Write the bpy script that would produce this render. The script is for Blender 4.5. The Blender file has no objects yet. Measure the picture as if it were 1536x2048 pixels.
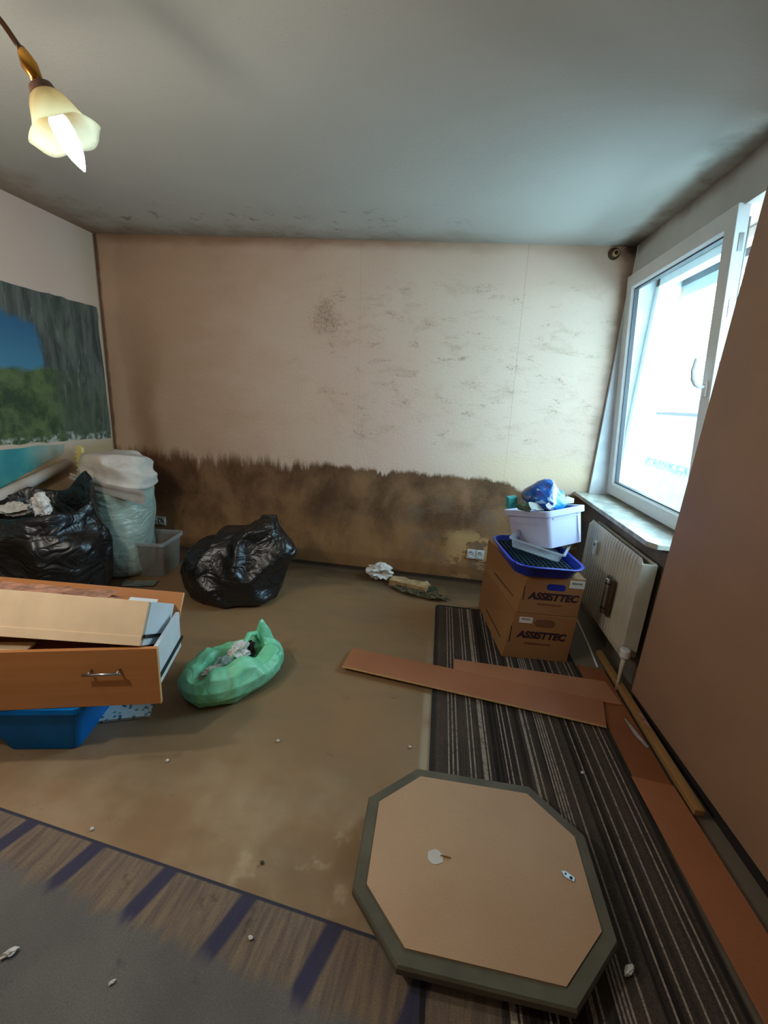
import bpy, bmesh, math, random
from math import sin, cos, pi, radians
from mathutils import Vector, Matrix, noise
random.seed(7)
sc = bpy.context.scene
COL = sc.collection

# ------------------------------------------------------------------ camera
F_PX, PITCH, YAW, ROLL, CAM_Z = 852.87, .2622, -.1178, .0672, 1.4247
fw = Vector((sin(YAW) * cos(PITCH), cos(YAW) * cos(PITCH), -sin(PITCH)))
rt = Vector((cos(YAW), -sin(YAW), 0)); up = rt.cross(fw)
rt2 = cos(ROLL) * rt + sin(ROLL) * up; up2 = -sin(ROLL) * rt + cos(ROLL) * up
cd = bpy.data.cameras.new('camera'); cam = bpy.data.objects.new('camera', cd); COL.objects.link(cam)
cd.sensor_fit = 'VERTICAL'; cd.sensor_height = 36; cd.lens = F_PX / 2048 * 36; cd.clip_start = .02
cam.matrix_world = Matrix(((rt2.x, up2.x, -fw.x, 0), (rt2.y, up2.y, -fw.y, 0), (rt2.z, up2.z, -fw.z, CAM_Z), (0, 0, 0, 1)))
sc.camera = cam

# ------------------------------------------------------------------ world, light, exposure
sc.view_settings.view_transform = 'Standard'; sc.view_settings.look = 'None'
sc.view_settings.gamma = 1; sc.view_settings.use_curve_mapping = False
sc.view_settings.exposure = 0.62
SKY, BULB_W = 12.0, 16.0
wd = bpy.data.worlds.new('sky'); sc.world = wd; wd.use_nodes = True
bg = wd.node_tree.nodes['Background']; bg.inputs[0].default_value = (.80, .92, 1.0, 1); bg.inputs[1].default_value = SKY
pd = bpy.data.lights.new('window_portal', 'AREA'); pd.shape = 'RECTANGLE'; pd.size = 1.6; pd.size_y = 2.3; pd.cycles.is_portal = True
po = bpy.data.objects.new('window_portal', pd); COL.objects.link(po); po.location = (1.56, 2.25, 1.55); po.rotation_euler = (0, pi / 2, 0)
sc.cycles.use_denoising = True
sc.cycles.max_bounces = 10; sc.cycles.diffuse_bounces = 6; sc.cycles.transparent_max_bounces = 16
sc.cycles.caustics_reflective = False; sc.cycles.caustics_refractive = False
sc.cycles.sample_clamp_indirect = 6

XL, XR, YB, H, YN = -2.81, 1.164, 3.394, 2.5, -2.3

# ------------------------------------------------------------------ node helpers
def lin(c):
    return tuple(((v / 255 / 12.92) if v / 255 <= .04045 else ((v / 255 + .055) / 1.055) ** 2.4) for v in c) + (1,)

class Mat:
    def __init__(s, name, rough=.6, metal=0, spec=.5):
        s.m = bpy.data.materials.new(name); s.m.use_nodes = True; s.t = s.m.node_tree
        s.b = s.t.nodes['Principled BSDF']; s.b.inputs['Roughness'].default_value = rough
        s.b.inputs['Metallic'].default_value = metal; s.b.inputs['Specular IOR Level'].default_value = spec
    def lk(s, v, i):
        if isinstance(v, bpy.types.NodeSocket): s.t.links.new(v, i)
        elif v is not None:
            if isinstance(v, (tuple, list)) and len(v) == 3 and i.type == 'RGBA': v = lin(v)
            i.default_value = v
    def nd(s, t, ins=None, **p):
        n = s.t.nodes.new(t)
        for k, v in p.items(): setattr(n, k, v)
        for k, v in (ins or {}).items(): s.lk(v, n.inputs[k])
        return n
    def ma(s, op, a, b=0.0, c=0.0):
        n = s.nd('ShaderNodeMath', operation=op); s.lk(a, n.inputs[0]); s.lk(b, n.inputs[1]); s.lk(c, n.inputs[2]); return n.outputs[0]
    def mr(s, v, a, b, c=0., d=1.):
        n = s.nd('ShaderNodeMapRange', interpolation_type='SMOOTHSTEP')
        for i, x in enumerate((v, a, b, c, d)): s.lk(x, n.inputs[i])
        return n.outputs[0]
    def mix(s, f, a, b, mode='MIX'):
        n = s.nd('ShaderNodeMix', data_type='RGBA', blend_type=mode)
        s.lk(f, n.inputs[0]); s.lk(a, n.inputs[6]); s.lk(b, n.inputs[7]); return n.outputs[2]
    def pos(s, kind='world'):
        return s.nd('ShaderNodeNewGeometry').outputs['Position'] if kind == 'world' else s.nd('ShaderNodeTexCoord').outputs[kind]
    def sep(s, v):
        n = s.nd('ShaderNodeSeparateXYZ'); s.lk(v, n.inputs[0]); return n.outputs[0], n.outputs[1], n.outputs[2]
    def sc(s, v, x, y, z, off=(0, 0, 0)):
        n = s.nd('ShaderNodeMapping'); s.lk(v, n.inputs[0]); n.inputs[1].default_value = off; n.inputs[3].default_value = (x, y, z); return n.outputs[0]
    def noise(s, v, scale=5, detail=3, rough=.55, dist=0):
        n = s.nd('ShaderNodeTexNoise', {'Scale': float(scale), 'Detail': float(detail), 'Roughness': rough, 'Distortion': float(dist)})
        s.lk(v, n.inputs['Vector']); return n.outputs[0]
    def vor(s, v, scale=5, feature='F1', out='Distance'):
        n = s.nd('ShaderNodeTexVoronoi', {'Scale': float(scale)}, feature=feature); s.lk(v, n.inputs['Vector']); return n.outputs[out]
    def col(s, v): s.lk(v, s.b.inputs['Base Color']); return s
    def rough(s, v): s.lk(v, s.b.inputs['Roughness']); return s
    def bump(s, h, strength=.3, dist=.01):
        n = s.nd('ShaderNodeBump', {'Strength': strength, 'Distance': dist}); s.lk(h, n.inputs['Height']); s.t.links.new(n.outputs[0], s.b.inputs['Normal']); return s

def plain(name, c, rough=.6, metal=0, var=.08, scale=8, bump=0, bscale=60, spec=.5):
    m = Mat(name, rough, metal, spec); p = m.pos('Object')
    d = tuple(max(0, v * (1 - var)) for v in c); e = tuple(min(255, v * (1 + var)) for v in c)
    m.col(m.mix(m.mr(m.noise(p, scale, 4), .3, .7), d, e))
    if bump: m.bump(m.noise(p, bscale, 3), bump, .004)
    return m.m

# ---- back wall
def wall_back_mat():
    m = Mat('stained_wallpaper', .85, spec=.25); P = m.pos(); x, y, z = m.sep(P)
    n1 = m.noise(P, 1.3, 4); n2 = m.noise(m.sc(P, 1, 1, 2.2), 3.2, 5, .6)
    base = m.mix(m.mr(n1, .3, .7), (204, 172, 150), (208, 182, 160))
    base = m.mix(m.mr(m.noise(m.sc(P, 1, 1, 1, (3, 1, 8)), .9, 2), .52, .7, 0, .45), base, (206, 172, 156))
    # browner left part: soot plus light falloff put into the colour
    lf = m.ma('ADD', m.mr(x, -.2, -2.7), m.ma('MULTIPLY', m.ma('SUBTRACT', n2, .5), .6))
    base = m.mix(m.mr(lf, .15, 1.05, 0, .75), base, (178, 142, 112))
    # vertical lighter wipe near the left corner with a dark band beside it
    wob = m.ma('ADD', x, m.ma('MULTIPLY', m.ma('SUBTRACT', m.noise(P, 2.2, 3), .5), .25))
    k = m.ma('SUBTRACT', 1.0, m.mr(m.ma('ABSOLUTE', m.ma('ADD', wob, 2.70)), .02, .10)); base = m.mix(m.ma('MULTIPLY', k, .45), base, (206, 170, 140))
    k = m.ma('SUBTRACT', 1.0, m.mr(m.ma('ABSOLUTE', m.ma('ADD', wob, 2.47)), .02, .2)); base = m.mix(m.ma('MULTIPLY', k, m.mr(z, 2.2, 1.0, 0.05, .6)), base, (140, 98, 62))
    # mould smudges, stretched sideways
    sm = m.noise(m.sc(P, 1, 1, 2.6), 5.5, 6, .66, .2); zone = m.ma('MULTIPLY', m.mr(x, -1.5, -.6), m.ma('MULTIPLY', m.mr(z, .9, 1.2), m.mr(z, 2.4, 2.1)))
    sp = m.mr(m.noise(P, 75, 3, .7), .46, .60)
    k = m.ma('MULTIPLY', m.ma('MULTIPLY', m.mr(sm, .54, .68), zone), m.mr(sp, 0, 1, .15, .95)); base = m.mix(m.ma('MULTIPLY', k, .6), base, (132, 102, 74)); k = m.ma('MULTIPLY', m.mr(m.noise(m.sc(P, 1, 1, 1.9, (2, 0, 4)), 4.2, 6, .7, .3), .50, .70), zone); base = m.mix(m.ma('MULTIPLY', m.ma('MULTIPLY', k, m.mr(sp, 0, 1, .55, 1)), .42), base, (150, 118, 86))
    dx = m.ma('ADD', x, .93); dz = m.ma('SUBTRACT', z, 1.97); rr = m.ma('SQRT', m.ma('ADD', m.ma('MULTIPLY', dx, dx), m.ma('MULTIPLY', m.ma('MULTIPLY', dz, dz), .8)))
    k = m.ma('MULTIPLY', m.mr(m.ma('ADD', rr, m.ma('MULTIPLY', m.ma('SUBTRACT', m.noise(P, 14, 4), .5), .22)), .16, .03), m.mr(sp, 0, 1, .35, .9))
    base = m.mix(m.ma('MULTIPLY', k, .65), base, (112, 78, 50))
    # wallpaper joints
    for jx, s in ((.55, .5), (-.62, .25)):
        k = m.mr(m.ma('ABSOLUTE', m.ma('ADD', m.ma('SUBTRACT', x, jx), m.ma('MULTIPLY', z, .03))), .006, .001)
        base = m.mix(m.ma('MULTIPLY', k, s * .7), base, (160, 136, 112))
    # yellow halo over the tide line on the right
    k = m.ma('MULTIPLY', m.mr(x, 0.1, .6), m.ma('SUBTRACT', 1.0, m.mr(m.ma('ABSOLUTE', m.ma('SUBTRACT', z, .93)), .02, .22))); base = m.mix(m.ma('MULTIPLY', k, .4), base, (206, 178, 130))
    # tide stain
    h = m.ma('ADD', .835, m.ma('MULTIPLY', m.ma('SUBTRACT', m.noise(m.sc(P, 1, 0, 0), 2.6, 3), .5), .10))
    drip = m.mr(m.noise(m.sc(P, 1, 0, .15), 13, 5, .7), .40, .72); h = m.ma('SUBTRACT', m.ma('ADD', h, .03), m.ma('MULTIPLY', drip, m.ma('MULTIPLY', m.mr(m.noise(m.sc(P, 1, 0, 0, (7, 0, 0)), 1.7, 2), .42, .6, .04, .13), m.mr(x, -1.2, -.3, 1, .45))))
    h = m.ma('ADD', h, m.ma('MULTIPLY', m.ma('SUBTRACT', m.noise(P, 18, 4, .6), .5), .05))
    h = m.ma('ADD', h, m.mr(x, .35, .75, 0, -.07))
    soft = m.mr(x, -1.6, -.6, .065, .02)
    st = m.mr(m.ma('SUBTRACT', z, h), soft, m.ma('MULTIPLY', soft, -1.0))
    n3 = m.noise(m.sc(P, 1, 1, .8), 3.0, 6, .62, .3); n4 = m.noise(m.sc(P, 1, 1, .5), 8, 5, .6)
    sc1 = m.mix(m.mr(n3, .35, .66), (84, 58, 38), (136, 100, 68))
    sc1 = m.mix(m.ma('MULTIPLY', m.mr(z, .55, .12), m.mr(n4, .3, .7, .35, .95)), sc1, (164, 120, 76))
    sc1 = m.mix(m.ma('MULTIPLY', m.mr(m.ma('SUBTRACT', h, z), .0, .10, 1, 0), .5), sc1, (88, 62, 40))
    k = m.ma('MULTIPLY', m.ma('MULTIPLY', m.mr(x, -1.9, -2.5), m.mr(z, .1, .5)), .85); sc1 = m.mix(k, sc1, (84, 48, 26))
    k = m.ma('MULTIPLY', m.mr(m.noise(P, 3.3, 2), .5, .62), m.ma('MULTIPLY', m.mr(x, -.5, .2), m.mr(z, .75, .6))); sc1 = m.mix(m.ma('MULTIPLY', k, .6), sc1, (112, 96, 82))
    pk = m.ma('MULTIPLY', m.mr(m.noise(m.sc(P, 1, 1, 1.5, (5, 0, 2)), 4.5, 5, .65), .5, .53), m.ma('MULTIPLY', m.mr(x, .05, .25), m.mr(z, .46, .36)))
    sc1 = m.mix(m.ma('MULTIPLY', pk, .75), sc1, (196, 156, 104))
    k = m.ma('MULTIPLY', m.mr(m.noise(m.sc(P, 2.2, 1, 1), 6.5, 5, .7, .5), .64, .70), .8); sc1 = m.mix(k, sc1, (54, 34, 20))
    k = m.mr(m.ma('ADD', z, m.ma('MULTIPLY', m.noise(P, 5, 3), .06)), .15, .12, 0, .5); sc1 = m.mix(k, sc1, (128, 88, 52))
    base = m.mix(st, base, sc1)
    # grime lines at ceiling, left corner and the window corner
    gn = m.ma('MULTIPLY', n2, .10)
    k = m.ma('MULTIPLY', m.mr(m.ma('ADD', z, gn), 2.46, 2.56), m.mr(x, .9, -.6, .25, 1)); base = m.mix(m.ma('MULTIPLY', k, .75), base, (132, 98, 68))
    k = m.mr(m.ma('SUBTRACT', x, m.ma('MULTIPLY', gn, .3)), -2.785, -2.805); base = m.mix(m.ma('MULTIPLY', k, .8), base, (84, 56, 36))
    k = m.mr(m.ma('ADD', x, gn), 1.12, 1.22); base = m.mix(m.ma('MULTIPLY', k, .7), base, (118, 98, 80))
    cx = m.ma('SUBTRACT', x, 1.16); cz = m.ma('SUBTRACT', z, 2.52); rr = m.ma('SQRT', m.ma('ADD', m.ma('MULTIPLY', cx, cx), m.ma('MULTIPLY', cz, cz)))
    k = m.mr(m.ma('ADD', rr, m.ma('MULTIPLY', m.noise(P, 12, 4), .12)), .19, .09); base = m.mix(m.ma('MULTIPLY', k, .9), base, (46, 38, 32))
    m.col(base)
    hb = m.ma('ADD', m.ma('MULTIPLY', m.noise(P, 130, 2), .35), m.ma('MULTIPLY', m.noise(m.sc(P, 1, 1, 1.6), 45, 3), .65))
    m.bump(hb, .45, .006); return m.m

def wall_plain_mat():
    m = Mat('peach_wallpaper', .88, spec=.2); P = m.pos(); x, y, z = m.sep(P)
    b = m.mix(m.mr(m.noise(P, 1.2, 4), .3, .7), (208, 186, 166), (206, 178, 160))
    k = m.mr(m.ma('ADD', y, m.ma('MULTIPLY', m.noise(P, 3, 4), .25)), 3.25, 3.5); b = m.mix(m.ma('MULTIPLY', k, .45), b, (178, 150, 112))
    k = m.mr(z, 1.0, .85); b = m.mix(m.ma('MULTIPLY', k, m.mr(m.noise(P, 4, 4), .3, .6, .4, .9)), b, (172, 146, 106))
    k = m.ma('MULTIPLY', m.mr(z, .5, .3), .8); b = m.mix(k, b, (100, 70, 44))
    k = m.mr(y, 3.375, 3.392); b = m.mix(m.ma('MULTIPLY', k, .4), b, (110, 84, 60))
    m.col(b); m.bump(m.noise(P, 110, 2), .2, .004); return m.m

def wall_right_mat():
    m = Mat('grey_white_plaster', .85, spec=.2); P = m.pos(); x, y, z = m.sep(P)
    b = m.mix(m.mr(m.noise(P, 2, 4), .3, .7), (172, 172, 166), (186, 186, 180))
    k = m.mr(m.ma('ADD', z, m.ma('MULTIPLY', m.noise(P, 3, 4), .12)), 2.48, 2.57); b = m.mix(m.ma('MULTIPLY', k, .8), b, (96, 82, 68))
    k = m.mr(z, .84, .80); b = m.mix(k, b, m.mix(m.mr(m.noise(P, 3, 4), .35, .65), (128, 120, 110), (98, 88, 78)))
    m.col(b); m.bump(m.noise(P, 90, 2), .15, .004); return m.m

def ceiling_mat():
    m = Mat('woodchip_ceiling', .9, spec=.2); P = m.pos(); x, y, z = m.sep(P)
    b = m.mix(m.mr(m.noise(P, .8, 3), .3, .7), (180, 177, 166), (188, 185, 174)); n = m.noise(P, 3.5, 6, .65, .2)
    k = m.mr(m.ma('ADD', y, m.ma('MULTIPLY', n, .5)), 3.35, 3.68); b = m.mix(m.ma('MULTIPLY', k, m.mr(x, 1.0, -.9, .25, .8)), b, (138, 118, 94))
    k = m.ma('MULTIPLY', m.mr(m.noise(P, 9, 5, .7), .56, .68), m.mr(y, 2.7, 3.1)); b = m.mix(m.ma('MULTIPLY', k, m.mr(x, .6, -.9, 0, .6)), b, (110, 84, 62))
    k = m.mr(m.ma('SUBTRACT', x, m.ma('MULTIPLY', n, .7)), -2.75, -3.12); b = m.mix(m.ma('MULTIPLY', k, .7), b, (134, 106, 84))
    k = m.mr(m.ma('ADD', x, m.ma('MULTIPLY', n, .45)), 1.22, 1.42); b = m.mix(m.ma('MULTIPLY', k, .7), b, (108, 92, 78))
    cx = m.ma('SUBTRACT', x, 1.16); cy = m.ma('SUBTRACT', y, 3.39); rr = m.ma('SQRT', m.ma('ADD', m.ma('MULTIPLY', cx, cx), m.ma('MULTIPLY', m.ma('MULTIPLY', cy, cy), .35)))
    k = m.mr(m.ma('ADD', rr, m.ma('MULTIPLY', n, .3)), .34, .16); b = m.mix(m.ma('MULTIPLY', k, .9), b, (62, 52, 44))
    m.col(b); m.bump(m.ma('ADD', m.noise(P, 120, 2), m.noise(P, 40, 2)), .3, .005); return m.m

def floor_mat():
    m = Mat('worn_lino', .45, spec=.4); P = m.pos(); x, y, z = m.sep(P)
    n = m.noise(P, 1.1, 4, .55, .4); n2 = m.noise(m.sc(P, .6, 1.5, 1), 3.5, 5, .6, .5)
    b = m.mix(m.mr(n, .35, .65), (132, 108, 79), (146, 114, 80))
    b = m.mix(m.mr(n2, .45, .7, 0, .4), b, (120, 104, 80))
    k = m.ma('MULTIPLY', m.mr(y, 1.7, .9), m.mr(m.noise(P, 2.2, 4, .6), .4, .68)); b = m.mix(m.ma('MULTIPLY', k, .6), b, (178, 158, 128))
    k = m.ma('MULTIPLY', m.mr(m.noise(P, 9, 3, .6), .54, .72), m.ma('MULTIPLY', m.mr(y, 1.25, 1.0), m.mr(x, -.8, -.3))); b = m.mix(m.ma('MULTIPLY', k, .5), b, (196, 178, 146))
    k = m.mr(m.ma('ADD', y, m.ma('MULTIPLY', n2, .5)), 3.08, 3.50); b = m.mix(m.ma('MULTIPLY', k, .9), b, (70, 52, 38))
    k = m.mr(y, 3.28, 3.34); b = m.mix(m.ma('MULTIPLY', k, .85), b, (26, 18, 14))  # near-black strip painted on as the dark gap under the back wall
    k = m.mr(m.noise(m.sc(P, 1, 2.5, 1), 7, 4, .7), .64, .74); b = m.mix(m.ma('MULTIPLY', k, .5), b, (84, 62, 42))
    k = m.ma('MULTIPLY', m.ma('MULTIPLY', m.mr(x, .035, .055), m.mr(x, .105, .09)), m.mr(y, 2.5, 1.9)); b = m.mix(m.ma('MULTIPLY', k, m.mr(n2, .35, .6, .05, .55)), b, (176, 164, 140))
    k = m.mr(x, .86, .9); b = m.mix(m.ma('MULTIPLY', k, .8), b, (112, 104, 92))
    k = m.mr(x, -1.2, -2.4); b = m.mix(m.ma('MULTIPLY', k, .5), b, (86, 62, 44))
    m.col(b); m.rough(m.mr(n2, .3, .7, .32, .6)); m.bump(m.noise(P, 25, 3), .05, .003); return m.m

def carpet_mat():
    m = Mat('border_carpet', .95, spec=.1); P = m.pos('Object'); u, v, z = m.sep(P)   # v runs inwards (negative)
    d = m.ma('MULTIPLY', v, -1.0); n = m.noise(P, 4, 4); g = m.noise(P, 260, 2, .8)
    grey = m.mix(m.mr(n, .3, .7), (106, 103, 100), (118, 114, 110))
    st = m.noise(m.sc(P, 55, 5, 1), 1, 3, .6); tan = m.mix(m.mr(st, .3, .68), (112, 98, 90), (142, 124, 104))
    uu = m.ma('ADD', u, m.ma('MULTIPLY', d, .25)); fr = m.ma('FRACT', m.ma('DIVIDE', uu, .262))
    nv = m.ma('MULTIPLY', m.mr(fr, .02, .07), m.mr(fr, .26, .21)); b = m.mix(m.ma('MULTIPLY', nv, .9), tan, (58, 60, 88))
    dep = m.ma('ADD', m.ma('ADD', .05, m.ma('MULTIPLY', u, .045)), m.ma('MULTIPLY', m.ma('SUBTRACT', m.noise(m.sc(P, 30, 3, 1), 1, 3), .5), .10))
    k = m.mr(m.ma('SUBTRACT', d, dep), -.02, .03); b = m.mix(k, b, grey)
    k = m.mr(m.noise(P, 9, 4, .7), .6, .72); b = m.mix(m.ma('MULTIPLY', k, .5), b, (64, 64, 64))
    k = m.mr(d, .011, .007); b = m.mix(k, b, (66, 66, 80))
    b = m.mix(m.mr(g, .3, .7, 0, .35), b, (58, 54, 52))
    m.col(b); m.bump(g, .6, .004); return m.m

def mat_mat():
    m = Mat('striped_mat_ribs', .9, spec=.15); P = m.pos('Object'); x, y, z = m.sep(P)
    cell = m.ma('FLOOR', m.ma('MULTIPLY', x, 170)); w = m.nd('ShaderNodeTexWhiteNoise', noise_dimensions='1D'); m.lk(cell, w.inputs['W']); r = w.outputs[0]
    cell2 = m.ma('FLOOR', m.ma('MULTIPLY', x, 21)); w2 = m.nd('ShaderNodeTexWhiteNoise', noise_dimensions='1D'); m.lk(cell2, w2.inputs['W'])
    b = m.mix(w2.outputs[0], (36, 31, 28), (74, 64, 56)); b = m.mix(m.mr(r, 0, .8, 0, .35), b, (92, 82, 74))
    k = m.ma('MULTIPLY', m.ma('GREATER_THAN', r, .79), m.mr(m.noise(m.sc(P, 1, 1, 1), 40, 3), .3, .5, .45, 1)); b = m.mix(m.ma('MULTIPLY', k, .8), b, (168, 154, 140))
    b = m.mix(m.mr(m.noise(P, 220, 2), .4, .7, 0, .5), b, (30, 27, 25))
    b = m.mix(m.mr(m.noise(P, 3, 3), .5, .8, 0, .3), b, (110, 92, 70))
    m.col(b); m.bump(m.ma('FRACT', m.ma('MULTIPLY', x, 170)), .5, .003); return m.m

def hardboard_mat(name, c, c2, rough=.6):
    m = Mat(name, rough, spec=.3); P = m.pos('Object')
    b = m.mix(m.mr(m.noise(P, 2.2, 4), .3, .7), c, c2); b = m.mix(m.mr(m.noise(P, 240, 2, .8), .45, .7, 0, .25), b, tuple(v * .7 for v in c))
    k = m.mr(m.noise(P, 7, 5, .7), .64, .8, 0, .35); b = m.mix(k, b, tuple(v * .62 for v in c)); m.col(b); return m.m

def wood_mat(name, c, c2, axis=0):
    m = Mat(name, .5, spec=.4); P = m.pos('Object'); s = [22, 22, 22]; s[axis] = 1.2
    m.col(m.mix(m.mr(m.noise(m.sc(P, *s), 1, 4, .6), .3, .7), c, c2)); return m.m

def film_mat(name, c, c2, rough=.22, trans=0, bs=.8, coat=0):
    m = Mat(name, rough, spec=.6); P = m.pos('Object')
    m.col(m.mix(m.mr(m.noise(P, 6, 4), .35, .65), c, c2))
    w = m.noise(P, 5, 2, .5); v = m.nd('ShaderNodeVectorMath', operation='ADD'); m.lk(m.sc(P, 1, 1, 1), v.inputs[0]); m.lk(w, v.inputs[1])
    cr = m.vor(v.outputs[0], 6, 'DISTANCE_TO_EDGE'); rd = m.ma('ABSOLUTE', m.ma('SUBTRACT', m.noise(m.sc(P, 1, 1, 1.8), 4, 2, .5, .8), .5))
    m.bump(m.ma('ADD', m.mr(cr, 0, .12, 0, .5), m.ma('ADD', m.mr(rd, 0, .10, 0, 1.6), m.ma('MULTIPLY', m.noise(P, 16, 2), .35))), bs, .012)
    if trans:
        m.b.inputs['Subsurface Weight'].default_value = trans; m.b.inputs['Subsurface Radius'].default_value = (.02, .03, .025); m.b.inputs['Subsurface Scale'].default_value = 1
    return m.m

def clear_mat(name, tint, alpha=.35, rough=.25):
    m = Mat(name, rough, spec=.6); m.col(tint); t = m.t; o = t.nodes['Material Output']
    tr = m.nd('ShaderNodeBsdfTransparent', {'Color': (.93, .95, .95, 1)}); mx = m.nd('ShaderNodeMixShader'); mx.inputs[0].default_value = alpha
    t.links.new(tr.outputs[0], mx.inputs[1]); t.links.new(m.b.outputs[0], mx.inputs[2]); t.links.new(mx.outputs[0], o.inputs[0]); return m.m

def glass_mat():
    m = Mat('window_glass', .02); t = m.t; o = t.nodes['Material Output']
    tr = m.nd('ShaderNodeBsdfTransparent', {'Color': (.74, .90, .97, 1)}); gl = m.nd('ShaderNodeBsdfGlossy', {'Roughness': .02})
    lw = m.nd('ShaderNodeLayerWeight', {'Blend': .5}); fr = m.ma('ADD', .03, m.ma('MULTIPLY', m.ma('POWER', lw.outputs['Facing'], 4.0), .5)); mx = m.nd('ShaderNodeMixShader')
    t.links.new(fr, mx.inputs[0]); t.links.new(tr.outputs[0], mx.inputs[1]); t.links.new(gl.outputs[0], mx.inputs[2]); t.links.new(mx.outputs[0], o.inputs[0]); return m.m

def emit_mat(name, c, s):
    m = Mat(name); m.b.inputs['Emission Color'].default_value = c; m.b.inputs['Emission Strength'].default_value = s; return m.m

def poster_mat():
    m = Mat('cave_mural_print', .6, spec=.3); P = m.pos(); x, y, z = m.sep(P); w = m.noise(P, 3, 5, .6)
    streak = m.noise(m.sc(P, 1, 7, 1.2), 2.2, 6, .68, .6)
    b = m.mix(m.mr(streak, .28, .72), (48, 54, 52), (104, 106, 96))
    b = m.mix(m.mr(m.noise(m.sc(P, 1, 3, .8), 5, 5, .7, .4), .56, .7, 0, .6), b, (146, 140, 120))
    b = m.mix(m.mr(m.noise(P, 2.4, 3), .5, .65, 0, .6), b, (72, 84, 60))
    g = m.mix(m.mr(m.noise(P, 7, 5, .7), .35, .65), (48, 64, 40), (92, 106, 66))
    zz = m.ma('ADD', z, m.ma('MULTIPLY', m.ma('SUBTRACT', w, .5), .2)); yy = m.ma('ADD', y, m.ma('MULTIPLY', m.ma('SUBTRACT', w, .5), .25))
    sky = m.ma('MULTIPLY', m.mr(yy, 2.80, 2.76), m.mr(m.ma('ADD', zz, m.ma('MULTIPLY', m.ma('SUBTRACT', yy, 2.4), .55)), 1.98, 1.92))
    b = m.mix(sky, b, m.mix(m.mr(z, 1.4, 1.8), (72, 124, 148), (48, 96, 128)))
    k = m.ma('MULTIPLY', m.mr(zz, 1.47, 1.43), m.mr(yy, 3.0, 2.8, .25, 1)); b = m.mix(k, b, g)
    b = m.mix(m.ma('MULTIPLY', m.mr(zz, 1.02, .98), m.mr(m.noise(P, 18, 4), .45, .6)), b, (168, 168, 156))
    m.col(b); m.bump(m.noise(P, 6, 3), .2, .01); return m.m

def teal_mat():
    m = Mat('lagoon_print', .55, spec=.3); P = m.pos(); x, y, z = m.sep(P); w = m.noise(P, 3, 4)
    b = m.mix(m.mr(w, .35, .65), (52, 128, 132), (86, 156, 152))
    k = m.mr(m.ma('ADD', y, m.ma('MULTIPLY', w, .3)), 2.72, 2.95); b = m.mix(k, b, (150, 156, 140)); m.col(b); return m.m

def dots_mat():
    m = Mat('dotted_blue_print', .4); P = m.pos('Object'); n = m.noise(P, 30, 2)
    v = m.nd('ShaderNodeVectorMath', operation='ADD'); m.lk(P, v.inputs[0]); d = m.vor(P, 42, 'F1')
    c = m.vor(P, 42, 'F1', 'Color'); k = m.mr(d, .36, .28); m.col(m.mix(k, (196, 214, 210), m.mix(m.sep(c)[0], (44, 78, 96), (120, 164, 168)))); return m.m

def bluebag_mat():
    m = Mat('printed_blue_film', .25, spec=.6); P = m.pos('Object'); x, y, z = m.sep(P)
    b = m.mix(m.mr(m.noise(P, 14, 3), .4, .6), (14, 58, 128), (22, 84, 150))
    c = m.vor(m.sc(P, 1, 1, 1.6), 22, 'F1', 'Color'); r, g_, b_ = m.sep(c)
    b = m.mix(m.ma('MULTIPLY', m.ma('GREATER_THAN', r, .82), .6), b, (170, 190, 214)); b = m.mix(m.ma('MULTIPLY', m.ma('GREATER_THAN', g_, .9), .5), b, (70, 50, 90))
    k = m.mr(m.ma('ADD', x, m.ma('MULTIPLY', m.noise(P, 8, 2), .04)), .035, .045); b = m.mix(k, b, m.mix(m.mr(m.noise(P, 9, 3), .4, .62), (10, 86, 206), (30, 130, 236)))
    e = m.mr(m.ma('ABSOLUTE', m.ma('SUBTRACT', m.ma('ADD', x, m.ma('MULTIPLY', m.noise(P, 8, 2), .04)), .035)), .014, .006); b = m.mix(e, b, (190, 214, 236))
    m.col(b); cr = m.vor(P, 16, 'DISTANCE_TO_EDGE'); m.bump(m.ma('ADD', cr, m.ma('MULTIPLY', m.noise(P, 20, 3), .5)), .6, .01); return m.m

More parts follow.
